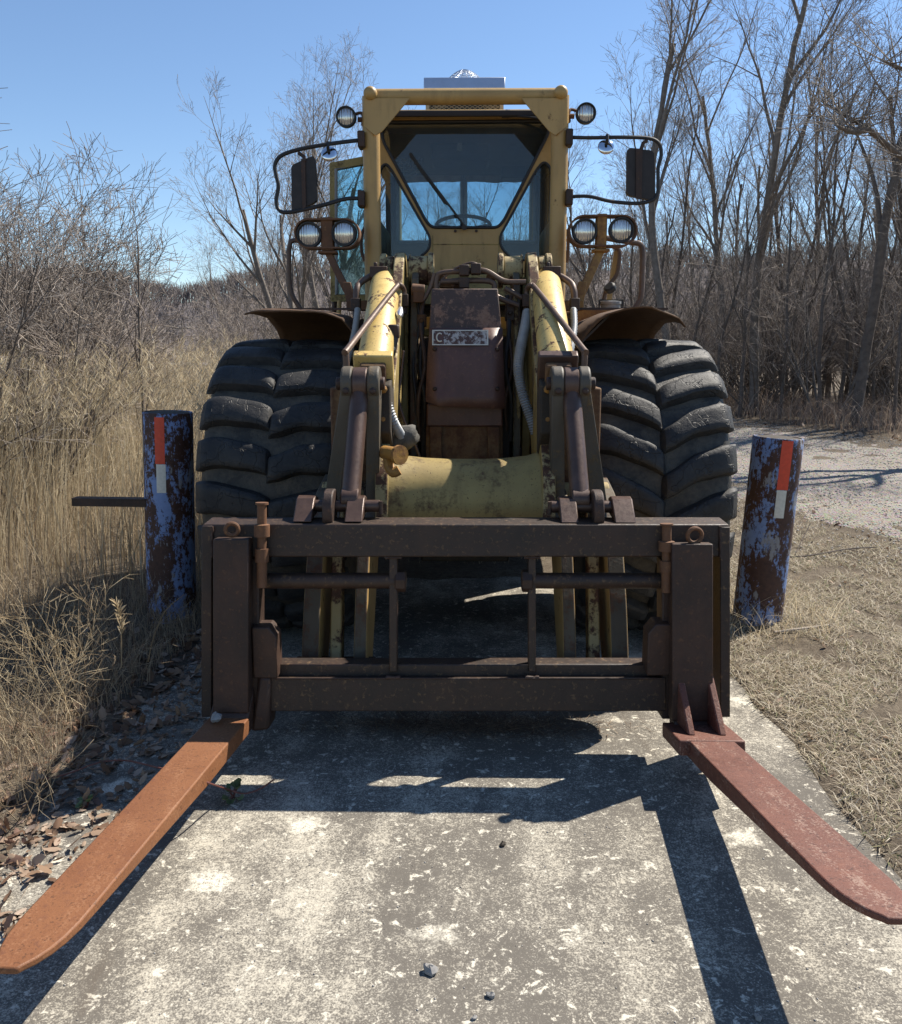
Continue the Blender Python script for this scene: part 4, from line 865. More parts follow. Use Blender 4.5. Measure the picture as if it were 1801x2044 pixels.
# ------------------------------------------------------------------ loose stones and slab litter
def stone(name, p, size, label, seed, mat='stone', group=None):
    r_ = random.Random(seed); b = MB(); n, m = 10, 7; vs = []; ph = [r_.uniform(0, 6.28) for _ in range(6)]
    for i in range(m):
        th = math.pi*i/(m-1)
        for k in range(n):
            a = 2*math.pi*k/n; q = 1+.20*math.sin(2*a+ph[0]+th)+.14*math.sin(3*th+ph[1]+a)+.10*math.sin(5*a+ph[2])
            vs.append((size*q*math.sin(th)*math.cos(a), size*.8*q*math.sin(th)*math.sin(a), size*.62*(q*math.cos(th)+.8)))
    b.add(vs, [(i*n+k, i*n+(k+1) % n, (i+1)*n+(k+1) % n, (i+1)*n+k) for i in range(m-1) for k in range(n)]); o = b.build(name, M[mat], None, 25); o.location = p; tag(o, label, 'stone', group); return o
stone('stone', gnd(858,1941), .020, 'largest pale pebble lying near the front middle of the concrete slab', 3)
stone('stone', gnd(980,1990), .012, 'small grey pebble just right of the largest pebble on the slab', 4)
stone('stone', gnd(1004,1688), .012, 'tiny dark pebble alone in the middle of the concrete slab', 5, 'chassis')
stone('stone', gnd(947,2034), .008, 'tiny pale pebble at the bottom edge of the picture on the slab', 6)
stone('stone', gnd(1513,2034), .011, 'pale pebble in the fork shadow near the bottom right of slab', 9)
p = onc(432,1436,.13); stone('stone', (p.x, p.y, p.z-.004), .026, 'flat pale stone resting on the heel of the left orange fork', 12)
rv = random.Random(3); pts = []
b = MB(); vine_px = [(60,1560,.02),(130,1546,.04),(195,1523,.05),(250,1518,.06),(315,1532,.13),(371,1546,.19),(417,1563,.17),(450,1574,.06),(487,1584,.02),(520,1574,.03),(547,1556,.05)]
vp = smoothpath([gnd(u, v, z) for u, v, z in vine_px], 6); b.tube(vp, [.0032]*len(vp), 6)
for i in range(2, len(vp)-1, 2):
    d = Vector((rv.uniform(-1,1), rv.uniform(-1,1), rv.uniform(.2,1))).normalized(); b.tube([vp[i], vp[i]+d*.009], [.0016,.0003], 4)
tag(b.build('bramble_vine', M['vine'], None, 60), 'thin red-brown thorny vine trailing across the left fork', 'vine')
def sprout(p, n, s, label, seed):
    r_ = random.Random(seed); o = root('green_sprout', p, label, 'plant'); lf = MB(); st = MB(); p = Vector(p)
    for k in range(n):
        a = r_.uniform(0, 6.28); el = r_.uniform(.3, 1.3); d = Vector((math.cos(a)*math.cos(el), math.sin(a)*math.cos(el), math.sin(el))); tip = p+d*s*r_.uniform(.6,1.1); sd = d.cross(Vector((0,0,1))).normalized(); nn = sd.cross(d)
        st.tube([p, p+d*s*.4], .0022, 4); c = p+d*s*.4; L = tip-c; ww = s*.22
        lf.add([c, c+L*.4+sd*ww+nn*.01, c+L*.75+sd*ww*.7-nn*.004, tip-Vector((0,0,.01)), c+L*.75-sd*ww*.7-nn*.004, c+L*.4-sd*ww+nn*.01, c+L*.5-nn*.008], [(0,1,6),(1,2,6),(2,3,6),(3,4,6),(4,5,6),(5,0,6)])
    st.build('stem', M['vine'], o, 60); lf.build('leaves', M['green'], o, 60)
sprout(tuple(gnd(466,1592)), 9, .085, 'small green leafy weed on the slab beside the left fork', 1)
sprout(tuple(gnd(173,1612)), 7, .06, 'tiny green sprout left of the orange fork blade', 2)

# ------------------------------------------------------------------ grass, leaves (uncountable)
def blades(P, h, wd, az, lean, segs=3, bias=0.0):
    n = len(P); dirx, diry = np.cos(az), np.sin(az); sa = az+rng.uniform(-1.4, 1.4, n); sx, sy = -np.sin(sa), np.cos(sa)
    pos = P.copy(); V = np.zeros((n, segs+1, 2, 3))
    for k in range(segs+1):
        t = k/segs; ww = (wd*(1-.88*t))[:, None]/2; off = np.stack([sx, sy, np.zeros(n)], 1)*ww
        V[:, k, 0] = pos-off; V[:, k, 1] = pos+off
        if k < segs:
            a = bias + lean*((k+.5)/segs)**1.3; st = (h/segs)[:, None]; pos = pos + st*np.stack([np.sin(a)*dirx, np.sin(a)*diry, np.cos(a)], 1)
    base = (np.arange(n)*(segs+1)*2)[:, None, None]; k = np.arange(segs)[None, :, None]*2
    Fq = (base + k + np.array([0, 1, 3, 2])[None, None, :]).reshape(-1, 4)
    return V.reshape(-1, 3), Fq, pos
def stack(parts):
    Vs, Fs, o = [], [], 0
    for V, Fq in parts: Vs.append(V); Fs.append(Fq+o); o += len(V)
    return np.concatenate(Vs), np.concatenate(Fs)
def scatter(n, x0, x1, y0, y1, keep=None):
    x = rng.uniform(x0, x1, n); y = rng.uniform(y0, y1, n)
    if keep is not None: k = keep(x, y); x, y = x[k], y[k]
    return np.stack([x, y, hgt(x, y)-.005], 1)
off_slab = lambda x, y: hgt(x, y) > .0
free = lambda x, y: (hgt(x, y) > .0) & ~((np.abs(x) < 1.5) & (y > 3.2) & (y < 9.5))
def U(a, b, n): return rng.uniform(a, b, n)
# tall seeding grass left
parts = []; pl = lambda x, y: free(x, y) & (x < -1.65-.10*np.maximum(y-5, 0)) & ((y > 5.3) | (x < -3.0-.9*(5.3-y))) & (vnoise(x, y, .9) > -.65)
P = scatter(9000, -9.5, -1.5, 4.3, 13, pl); n = len(P); az = U(-.9, .9, n)+np.where(U(0,1,n) < .75, math.pi*.05, 2.6)
h = U(.75, 1.75, n)*(1+.12*vnoise(P[:,0], P[:,1], 1.1)); V, Fq, tip = blades(P, h, U(.005, .0095, n), az, np.where(U(0, 1, n) < .16, U(1.0, 2.3, n), U(.10, .75, n)), 5); parts.append((V, Fq))
tl = h > 1.25; T = tip[tl]; m = 16; TT = np.repeat(T, m, 0)+rng.normal(0, .012, (len(T)*m, 3)); TT[:, 2] += -U(0, .22, len(TT)); aa = np.repeat(az[tl], m)+rng.normal(0, .7, len(TT))
V, Fq, _ = blades(TT, U(.05, .13, len(TT)), np.full(len(TT), .0050), aa, U(.6, 1.7, len(TT)), 2, .5); parts.append((V, Fq))
V, Fq = stack(parts); tag(link('tall_dry_grass', npmesh('tall_dry_grass', V, Fq), M['straw'], None, 0), 'tall straw-coloured seeding grass filling the bank left of the loader', 'grass', kind='stuff')
# mid tangle left and behind
parts = []; P = scatter(24000, -10, -1.5, 3.2, 14, lambda x, y: free(x, y) & ((y > 5.0) | (x < -2.0-.5*(5-y)))); n = len(P)
V, Fq, _ = blades(P, U(.25, .8, n), U(.0035, .0065, n), U(0, 6.283, n), U(.5, 2.2, n), 4); parts.append((V, Fq))
P = scatter(26000, -4.2, -1.35, .9, 5.4, lambda x, y: (hgt(x, y) > .0) & (vnoise(x, y, 2.1) > -.5) & (x < -1.62-.05*(3.5-y)+.1*vnoise(x*.2, y, 3))); n = len(P)
V, Fq, _ = blades(P, U(.06, .34, n), U(.0025, .0045, n), U(0, 6.283, n), U(.8, 2.6, n), 4); parts.append((V, Fq))
P = scatter(16000, -26, 7, 13, 34, lambda x, y: (x < -1-.35*(y-13)) & (x > -1-1.15*(y))); n = len(P)
V, Fq, _ = blades(P, U(.3, .95, n), U(.008, .018, n), U(0, 6.283, n), U(.4, 1.8, n), 3); parts.append((V, Fq))
V, Fq = stack(parts); tag(link('matted_dry_grass', npmesh('matted_dry_grass', V, Fq), M['straw_dull'], None, 0), 'matted grey-brown dead grass under the tall grass and bollard at left', 'grass', kind='stuff')
# short turf right
rdist = lambda x, y: np.interp(y, [0,2.5,6,8.4,12], [5.4,4.6,3.5,3.05,2.2])
dens = lambda x, y: (hgt(x, y) > .002) & (x > 1.3) & (x < rdist(x, y)+1.9) & (U(0, 1, len(x)) < np.clip(1.12-np.clip((x-rdist(x, y)+.9)/2.4, 0, 1)**.7*1.12+.25*vnoise(x, y, 1.7)*(x > rdist(x, y)-.9), 0, 1)) & (vnoise(x, y, 2.8)+.6*vnoise(x, y, 7) > -.38)
near = lambda x, y: dens(x, y) & (U(0, 1, len(x)) < np.clip(1.5-y/7.5, .3, 1))
P = scatter(330000, 1.25, 6.4, 1.2, 10, near); n = len(P)
V, Fq, _ = blades(P, U(.02, .075, n)*(1+.08*P[:,1]), U(.0022, .0055, n)*(1+.07*P[:,1]), U(0, 6.283, n), U(.4, 1.5, n), 2, .8); tag(link('dead_turf', npmesh('dead_turf', V, Fq), M['turf'], None, 0), 'short flattened straw-coloured turf between the slab and the gravel road', 'grass', kind='stuff')
# weeds under the machine and round the right bollard
P = np.concatenate([scatter(1500, 1.42, 2.5, 4.5, 5.7, lambda x, y: np.hypot(x-1.78, y-5.0) < .42+.2*U(0,1,len(x))), scatter(2500, -1.3, 1.3, 6.3, 9.5, None)]); n = len(P)
V, Fq, _ = blades(P, U(.03, 1, n)**2.2*.36+.03, U(.0022, .0045, n), U(0, 6.283, n), U(.4, 2.4, n), 4, .25); tag(link('bollard_weeds', npmesh('bollard_weeds', V, Fq), M['straw'], None, 0), 'dry weeds round the foot of the leaning bollard and under the loader', 'grass', kind='stuff')
# brush line by the wood at right
bl = lambda x, y: (x > np.interp(y, [10,11,14.8,18.6,26,44], [10.3,9.7,8.0,6.5,3.6,-3.5])+.1*vnoise(x, y, 1.5)) & (x < np.interp(y, [10,11,14.8,18.6,26,44], [10.3,9.7,8.0,6.5,3.6,-3.5])+4.5)
P = scatter(46000, -4, 17, 10, 36, bl); n = len(P)
M['brush'] = islands('dry_bramble', [(0, (.17, .115, .085)), (.5, (.29, .215, .165)), (1, (.46, .37, .28))], .9, .25)
V, Fq, _ = blades(P, U(.3, 1.5, n), U(.006, .014, n), U(0, 6.283, n), U(1.4, 3.3, n), 5, .15); tag(link('bramble_brush', npmesh('bramble_brush', V, Fq), M['brush'], None, 0), 'tangled reddish-brown brush along the edge of the wood by the gravel road', 'brush', kind='stuff')
# leaves
lt = np.array([(0,0,0),(.02,.10,.03),(.12,.20,.05),(.24,.19,.04),(.38,.27,.08),(.52,.22,.06),(.66,.22,.07),(.80,.11,.04),(1,0,.10),(.80,-.11,.03),(.66,-.22,.05),(.52,-.20,.06),(.38,-.27,.06),(.24,-.18,.04),(.12,-.20,.05),(.02,-.10,.02),(.45,0,-.05)])
lf = np.array([(i, (i+1) % 16, 16) for i in range(16)])
def leaves(P, size):
    n = len(P); a, b_, c = U(0, 6.283, n), rng.normal(0, .55, n), rng.normal(0, .55, n); V = np.zeros((n, 17, 3)); T = lt[None]*size[:, None, None]
    T = T*np.stack([np.ones(n), U(.7, 1.3, n), U(-2.5, 2.5, n)], 1)[:, None, :]
    ca, sa, cb, sb, cc, sc_ = [q[:, None] for q in (np.cos(a), np.sin(a), np.cos(b_), np.sin(b_), np.cos(c), np.sin(c))]
    x, y, z = T[..., 0], T[..., 1], T[..., 2]; y, z = y*cc-z*sc_, y*sc_+z*cc; x, z = x*cb+z*sb, -x*sb+z*cb; x, y = x*ca-y*sa, x*sa+y*ca
    V[..., 0] = x+P[:, 0:1]; V[..., 1] = y+P[:, 1:2]; V[..., 2] = np.maximum(z+P[:, 2:3]+size[:, None]*.16, np.minimum(P[:, 2:3]+.004, 1))
    return V.reshape(-1, 3), (np.arange(n)[:, None, None]*17+lf[None]).reshape(-1, 3)
P = scatter(9000, -3.6, -1.2, 1.0, 4.7, lambda x, y: (np.abs(x+1.62+.05*(3.5-y)) < .42*U(0, 1, len(x))**.7+.03) | ((x < -1.6) & (U(0, 1, len(x)) < .14))); P[:, 2] = np.maximum(P[:, 2], .002)
P2 = scatter(2400, 1.35, 5, 1, 9, lambda x, y: U(0, 1, len(x)) < .35); P3 = scatter(7000, -2, 16, 9, 34, lambda x, y: bl(x+.5, y) & (x < np.interp(y, [10,11,14.8,18.6,26,44], [10.3,9.7,8.0,6.5,3.6,-3.5])+1.2))
P4 = np.stack([U(-1.6, -1.1, 160), U(2.4, 4.6, 160), np.full(160, .002)], 1)
V, Fq = stack([leaves(P, U(.022, .07, len(P))), leaves(P2, U(.025, .06, len(P2))), leaves(P3, U(.06, .13, len(P3))), leaves(P4, U(.02, .055, len(P4)))])
tag(link('leaf_litter', npmesh('leaf_litter', V, Fq), M['leaf'], None, 0), 'curled brown dead leaves along the left slab edge and road edge', 'leaves', kind='stuff')
P = np.concatenate([scatter(5200, -3.2, -1.25, 1.0, 5.2, lambda x, y: np.abs(x+1.62+.05*(3.5-y)) < .55*U(0, 1, len(x))+.03), np.stack([rng.normal(.02, .30, 1500), 3.52+rng.normal(0, .05, 1500)+.03*np.sin(rng.normal(0,1,1500)), np.full(1500, .003)], 1)]); P[:, 2] = np.maximum(P[:, 2], .004); n = len(P)
M['debris'] = islands('dark_twig_debris', [(0, (.06, .042, .03)), (.6, (.13, .09, .06)), (1, (.30, .23, .16))])
V, Fq, _ = blades(P, U(.03, .16, n), U(.0018, .005, n), U(0, 6.283, n), U(-.15, .25, n), 2, 1.45); tag(link('twig_debris', npmesh('twig_debris', V, Fq), M['debris'], None, 0), 'dark broken twigs and straw lying under the carriage and along the left slab edge', 'debris', kind='stuff')
# loose gravel
def pebbles(P, s):
    t = np.array([(1,0,0),(0,1,0),(-1,0,0),(0,-1,0),(0,0,.8),(0,0,-.5)]); f = np.array([(0,1,4),(1,2,4),(2,3,4),(3,0,4),(1,0,5),(2,1,5),(3,2,5),(0,3,5)])
    n = len(P); V = t[None]*s[:, None, None]*rng.uniform(.6, 1.4, (n, 6, 3)); a = U(0, 6.28, n)[:, None]; x, y = V[..., 0].copy(), V[..., 1].copy(); V[..., 0] = x*np.cos(a)-y*np.sin(a); V[..., 1] = x*np.sin(a)+y*np.cos(a)
    return (V+P[:, None, :]).reshape(-1, 3), (np.arange(n)[:, None, None]*6+f[None]).reshape(-1, 3)
P = scatter(26000, 1.6, 9.5, 4, 19, lambda x, y: (x > rdist(x, y)-1.2) & (x < np.interp(y, [4,6,11,14.8,18.6], [13,12,9.6,7.9,6.3])) & (U(0, 1, len(x)) < np.clip((x-rdist(x, y)+1.0)/1.6, .06, 1))); P[:, 2] += .02
M['pebble'] = islands('gravel_stones', [(0, (.26, .24, .215)), (.5, (.40, .375, .345)), (1, (.52, .50, .465))])
V, Fq = pebbles(P, U(.005, .014, len(P))); tag(link('loose_gravel', npmesh('loose_gravel', V, Fq), M['pebble'], None, 0), 'loose grey limestone chips scattered over the gravel road', 'gravel', kind='stuff')
P = np.stack([U(-1.5, 1.45, 700), U(.9, 3.6, 700), np.full(700, .001)], 1); V, Fq = pebbles(P, U(.0012, .004, 700)); tag(link('slab_grit', npmesh('slab_grit', V, Fq), M['pebble'], None, 0), 'fine grit lying on the concrete slab', 'grit', kind='stuff')

# ------------------------------------------------------------------ bare trees and shrubs
def grow(S, paths, p, d, L, r, lv, q, R):
    n = max(3, int(L/q['seg'][lv])); st = L/n; pts = [p.copy()]; rs = [r]; nk = q['kids'][lv] if lv < len(q['kids']) else 0; acc = R.random()
    for i in range(n):
        f = i/n; wob = q['wob'][lv]
        d = (d+Vector((R.gauss(0, wob), R.gauss(0, wob), R.gauss(0, wob)*.7+q['trop'][lv]))).normalized(); p2 = p+d*st; r1 = max(r*(1-(i+1)/n*q['tap'][lv]), q['rmin'])
        if lv >= 2: S.append((*p, *p2, rs[-1], r1))
        pts.append(p2); rs.append(r1)
        if nk and f >= q['start'][lv]:
            acc += nk/(n*(1-q['start'][lv]))
            while acc >= 1:
                acc -= 1; a = R.uniform(0, 6.283); sp = rad(R.uniform(*q['ang'][lv])); x = d.cross(Vector((.3,.1,.9))).normalized(); y = d.cross(x)
                cd = d*math.cos(sp)+(x*math.cos(a)+y*math.sin(a))*math.sin(sp); pp = p.lerp(p2, R.random())
                cl = q['len'][lv+1]*R.uniform(.6, 1.25)*(1-.45*f if lv else 1-.25*f); grow(S, paths, pp, cd, cl, min(r1*.72, q['rad'][lv+1]*R.uniform(.7, 1.2)), lv+1, q, R)
        p = p2
    if lv < 2: paths.append((pts, rs))
def seg_mesh(name, S):
    S = np.array(S); a, c, ra, rb_ = S[:, :3], S[:, 3:6], S[:, 6], S[:, 7]; d = c-a; d /= np.maximum(np.linalg.norm(d, axis=1, keepdims=True), 1e-6)
    x = np.cross(d, np.array([.31, .17, .93])); x /= np.maximum(np.linalg.norm(x, axis=1, keepdims=True), 1e-6); y = np.cross(d, x); V = np.zeros((len(S), 6, 3))
    for k in range(3):
        o = x*math.cos(k*2.094)+y*math.sin(k*2.094); V[:, k] = a+o*ra[:, None]; V[:, 3+k] = c+o*rb_[:, None]
    f = np.array([(0,1,4,3),(1,2,5,4),(2,0,3,5)]); return npmesh(name, V.reshape(-1, 3), (np.arange(len(S))[:, None, None]*6+f[None]).reshape(-1, 4))
TREE = dict(seg=[.5,.42,.26,.17,.12], kids=[9,13,8,5], wob=[.05,.075,.10,.12,.15], trop=[.02,.055,.05,.045,.03], tap=[.60,.88,.86,.8,.7], start=[.30,.15,.10,.08], ang=[(14,36),(22,46),(22,48),(22,52)], len=[0,5.2,1.75,.72,.30], rad=[0,.047,.016,.0075,.0047], rmin=.0032)
protos = {}
def tree_meshes(key, seed, H_, r0, stems=1, spread=0.0, bark='bark', twig='twig', **kw):
    q = dict(TREE); q.update(kw); R = random.Random(seed); S, paths = [], []
    for k in range(stems):
        a = R.uniform(0, 6.283) if stems > 1 else 0; d = Vector((math.cos(a)*spread, math.sin(a)*spread, 1)).normalized(); grow(S, paths, Vector((math.cos(a), math.sin(a), 0))*(.12 if stems > 1 else 0)+Vector((0,0,-.15)), d, H_*R.uniform(.8, 1.05) if stems > 1 else H_, r0*(R.uniform(.7, 1.1) if stems > 1 else 1), 0, q, R)
    b = MB()
    for pts, rs in paths: b.tube(pts, rs, 7 if rs[0] > .04 else 5, False, False)
    me = bpy.data.meshes.new('trunk'); me.from_pydata(b.v, [], b.f); me.materials.append(M[bark]); me.polygons.foreach_set('use_smooth', [True]*len(me.polygons)); me.update()
    cr = seg_mesh('crown', S); cr.materials.append(M[twig]); protos[key] = (me, cr)
def place(name, key, loc, rz, s, label, cat, group=None, sz=None, tilt=(0, 0)):
    o = root(name, (0,0,0), label, cat, group); INV.pop(o.name, None); o.location = loc; o.rotation_euler = (tilt[0], tilt[1], rz); o.scale = (s, s, sz or s)
    for nm, me in zip(('trunk', 'crown') if cat == 'tree' else ('stems', 'twigs'), protos[key]):
        c = bpy.data.objects.new(nm, me); col.objects.link(c); c.parent = o
    return o
tree_meshes('A', 1, 8.5, .115, bark='bark'); tree_meshes('B', 2, 9.5, .115, kids=[9,12,8,5], ang=[(12,28),(20,42),(22,48),(22,52)]); tree_meshes('C', 5, 7.5, .115, kids=[7,9,7,5], twig='twig_brown', bark='bark_dark')
tree_meshes('D', 9, 8.5, .10, kids=[10,8,6,4], len=[0,3.2,1.3,.6,.28], bark='bark_dark', twig='twig_brown', start=[.35,.2,.12,.1]); tree_meshes('E', 14, 6.2, .12, 4, .42, kids=[6,9,7,4], len=[0,3.4,1.5,.7,.3])
tree_meshes('T', 21, 8.0, .055, kids=[10,5,5,3], len=[0,1.8,.9,.5,.25], rad=[0,.02,.010,.006,.0045], start=[.2,.2,.1,.1], bark='bark_dark')
tree_meshes('T2', 25, 2.75, .022, wob=[.018,.05,.08,.1,.1], trop=[.03,.07,.05,.03,0], seg=[.12,.12,.1,.1,.1], kids=[13,4,0,0], len=[0,.75,.26,.2,.2], rad=[0,.0075,.005,.004,.003], start=[.3,.2,.1,.1], ang=[(18,34),(25,45),(25,45),(25,45)], bark='bark_dark', rmin=.0022)
SH = dict(seg=[.25,.22,.16,.12,.10], kids=[6,6,5,0], wob=[.07,.10,.13,.15,.15], trop=[.03,.03,.02,.01,0], tap=[.8,.85,.8,.7,.7], start=[.15,.1,.1,.1], len=[0,1.4,.7,.32,.2], rad=[0,.013,.007,.0045,.004], rmin=.0028, ang=[(18,42),(25,50),(25,60),(25,60)])
tree_meshes('S1', 31, 3.4, .028, 7, .38, 'bark_dark', 'twig', **SH); tree_meshes('S2', 32, 3.0, .024, 8, .5, 'bark', 'twig_brown', **SH); tree_meshes('S3', 33, 2.4, .018, 9, .65, 'bark_dark', 'thicket', **SH)
R = random.Random(5)
def gp(u, Y): q = at(u, 760, Y); return (q.x, Y, float(hgt(q.x, Y)))
# trees one can single out
place('bare_tree', 'A', gp(1350, 21.5), 3.3, 1.12, 'tall bare tree with spreading leaders, directly behind the right mirror', 'tree', 'bare trees of the wood')
place('bare_tree', 'B', gp(1508, 20.5), 2.2, 1.06, 'tall bare tree with narrow upright fork, second tall one right of the mirror', 'tree', 'bare trees of the wood')
place('bare_tree', 'D', gp(1716, 17.5), 1.1, 1.22, 'dark straight bare tree nearest the right edge of the picture', 'tree', 'bare trees of the wood')
place('bare_tree', 'E', gp(600, 23), .9, 1.0, 'multi-stemmed bare tree spreading to the left behind the left fender', 'tree')
place('bare_tree', 'A', gp(668, 27), 3.9, .95, 'bare tree standing behind the open cab door at left', 'tree')
place('bare_tree', 'C', gp(1215, 24), .2, .74, 'bare tree seen between the cab and the right mirror', 'tree', 'bare trees of the wood')
place('sapling', 'T2', gp(272, 7.6), 2.0, 1.0, 'thin young sapling with short upright twigs standing alone above the tall grass', 'tree')
# wood
k = 0
for u, Y, key, s in [(1275,26,'B',.85),(1430,23.5,'B',1.16),(1460,28,'D',1.05),(1570,24,'D',1.1),(1610,21,'T',1.2),(1655,26,'B',1.05),(1765,22,'D',1.0),(1350,24.5,'T',1.2),(1415,26,'T',1.3),(1530,25,'T',1.3),(1640,23,'T',1.25),(1690,25,'T',1.3),(1780,21,'T',1.2),(1260,24,'T',1.0),(1800,27,'B',1.1),(1850,20,'C',1.1),(1900,24,'A',1.1),(1165,30,'D',.8),(1320,31,'D',1.0),(1540,32,'B',1.0),(1700,32,'A',1.05),(1100,33,'C',.66),(1390,34,'B',.95),(1960,22,'B',1.1),(1240,36,'A',.9),(1615,36,'C',1.1),(1480,19.6,'D',.72),(1640,18.5,'T',1.0),(1560,19.3,'T',.9),(1395,21,'T',.95),(1680,19.5,'T',1.05),(1750,19,'T',.9),(1790,16.5,'T',.85),(1440,20,'T',.8),(1300,23,'T',.9),(1590,22,'T',1.1),(1230,27,'T',.9),(1720,23,'D',.9),(1830,17.5,'D',1.0)]:
    place('bare_tree', key, gp(u, Y), R.uniform(0, 6.28), s*.84*R.uniform(.9, 1.08), 'grey bare tree crowded in the wood beyond the gravel road', 'tree', 'bare trees of the wood', s*.80*R.uniform(.85, 1.1), (R.uniform(-.05,.05), R.uniform(-.07,.07)))
for u, Y, key, s in [(820,30,'C',.9),(880,34,'A',.86),(935,29,'D',.92),(985,33,'C',.88),(1040,28,'E',.84),(760,33,'D',.86),(1075,37,'B',.62),(900,42,'B',.9)]:
    place('bare_tree', key, gp(u, Y), R.uniform(0, 6.28), s*.80, 'bare tree behind the loader, seen through and above the cab', 'tree', 'bare trees straight behind the cab')
for u, Y, key, s in [(690,34,'C',.95),(640,38,'A',.95),(540,40,'D',.8),(470,52,'C',.8),(560,60,'B',.8),(720,44,'B',.9)]:
    place('bare_tree', key, gp(u, Y), R.uniform(0, 6.28), s, 'distant bare tree in the strip beyond the left fender', 'tree', 'distant trees at left')
# shrubs
for u, Y, key, s in [(10,10,'S1',1.2),(60,11,'S1',1.15),(110,12.5,'S1',1.0),(-60,8.5,'S1',1.25),(20,9.5,'S1',1.2),(90,10.5,'S2',1.15),(60,12.5,'S1',1.3),(150,11.5,'S2',.85),(190,13.5,'S2',.85),(-120,11,'S2',1.6),(-30,13.5,'S1',1.65),(120,15,'S1',1.2),(230,14.5,'S3',.9),(-100,7.0,'S1',1.15),(40,7.8,'S2',1.0),(-20,16,'S1',1.8),(80,9.0,'S3',1.15),(-10,11.0,'S2',1.5)]:
    s *= .86; place('bare_shrub', key, gp(u, Y), R.uniform(0, 6.28), s, 'leafless grey shrub in the thicket behind the tall grass at far left', 'shrub', 'left thicket shrubs', s*R.uniform(.85,1.0))
for u, Y, s in [(330,26,.6),(400,30,.7),(450,25,.9),(500,22,1.0),(360,38,.6),(430,42,.9),(560,30,1.5),(620,26,1.4),(310,48,.7),(520,48,1.9),(680,30,1.4),(270,30,.7),(480,33,1.2)]:
    place('bare_shrub', R.choice(['S2','S3']), gp(u, Y), R.uniform(0, 6.28), s, 'brown leafless shrub in the field between left bollard and fender', 'shrub', 'field shrubs at left')
for i in range(64):
    Y = R.uniform(18.5, 31); u = R.uniform(1150, 1920)
    e = float(np.interp(Y, [10,11,14.8,18.6,26,44], [10.3,9.7,8.0,6.5,3.6,-3.5])); q = gp(u, Y)
    if q[0] < e+.5: continue
    s = R.uniform(.85, 1.5); place('bare_shrub', R.choice(['S1','S2','S3','S3','S2']), q, R.uniform(0, 6.28), s, 'tangled bare undergrowth shrub in the wood beyond the gravel road', 'shrub', 'undergrowth shrubs of the wood')
for i in range(16):
    q = gp(R.uniform(760, 1130), R.uniform(24, 34)); place('bare_shrub', R.choice(['S1','S2','S3']), q, R.uniform(0, 6.28), R.uniform(1.0, 1.6), 'bare undergrowth shrub straight behind the loader', 'shrub', 'undergrowth shrubs behind the loader')
# near trees whose limbs reach in from the sides
def limb_tree(name, base, limbs, label, seed, sc_=1.0):
    R_ = random.Random(seed); o = root(name, base, label, 'tree'); b = MB(); S = []; base = Vector(base); q = dict(TREE); q.update(kids=[0,0,5,4], len=[0,0,1.2,.6,.28], rad=[0,0,.016,.008,.005], start=[0,0,.1,.1])
    top = Vector(limbs[0][0]); b.tube(smoothpath([base-Vector((0,0,.2)), base.lerp(top,.4)+Vector((.2,0,.3)), top], 5), [.20]*3+[.17]*8 if False else .16, 9)
    for pts in limbs:
        pp = smoothpath(pts, 6); nn = len(pp); rs = [lerp(.075, .012, i/(nn-1)) for i in range(nn)]; b.tube(pp, rs, 7)
        for i in range(int(nn*.25), nn, 1):
            for _ in range(2):
                d = Vector((R_.uniform(-1,1), R_.uniform(-1,1), R_.uniform(-.3,1.2))).normalized(); pa = []; grow(S, pa, pp[i], d, R_.uniform(.4,1.1)*sc_, .013, 2, q, R_)
    b.build('trunk', M['bark_dark'], o, 60); cr = seg_mesh('crown', S); link('crown', cr, M['twig'], o, 0)
YN = 13.0
limb_tree('overhanging_tree', (at(2050,900,YN).x, YN, 0), [[at(2040,420,YN), at(1900,360,YN), at(1801,312,YN-.4), at(1730,255,YN-.6), at(1690,232,YN-.8), at(1640,202,YN-1)], [at(2040,300,YN), at(1900,160,YN), at(1810,140,YN-.3), at(1760,120,YN-.6)], [at(1730,255,YN-.6), at(1700,262,YN-1), at(1668,250,YN-1.4)], [at(2040,420,YN), at(2070,180,YN), at(2050,-60,YN+.3), at(2080,-260,YN+.5)], [at(2060,300,YN), at(2160,120,YN), at(2230,-80,YN+.4)]], 'dark tree limb reaching in from the right edge high over the road', 3)
place('overhanging_tree', 'D', gp(-190, 10.5), .6, .52, 'bare tree outside the left edge, only its twigs poking into the blue sky', 'tree')
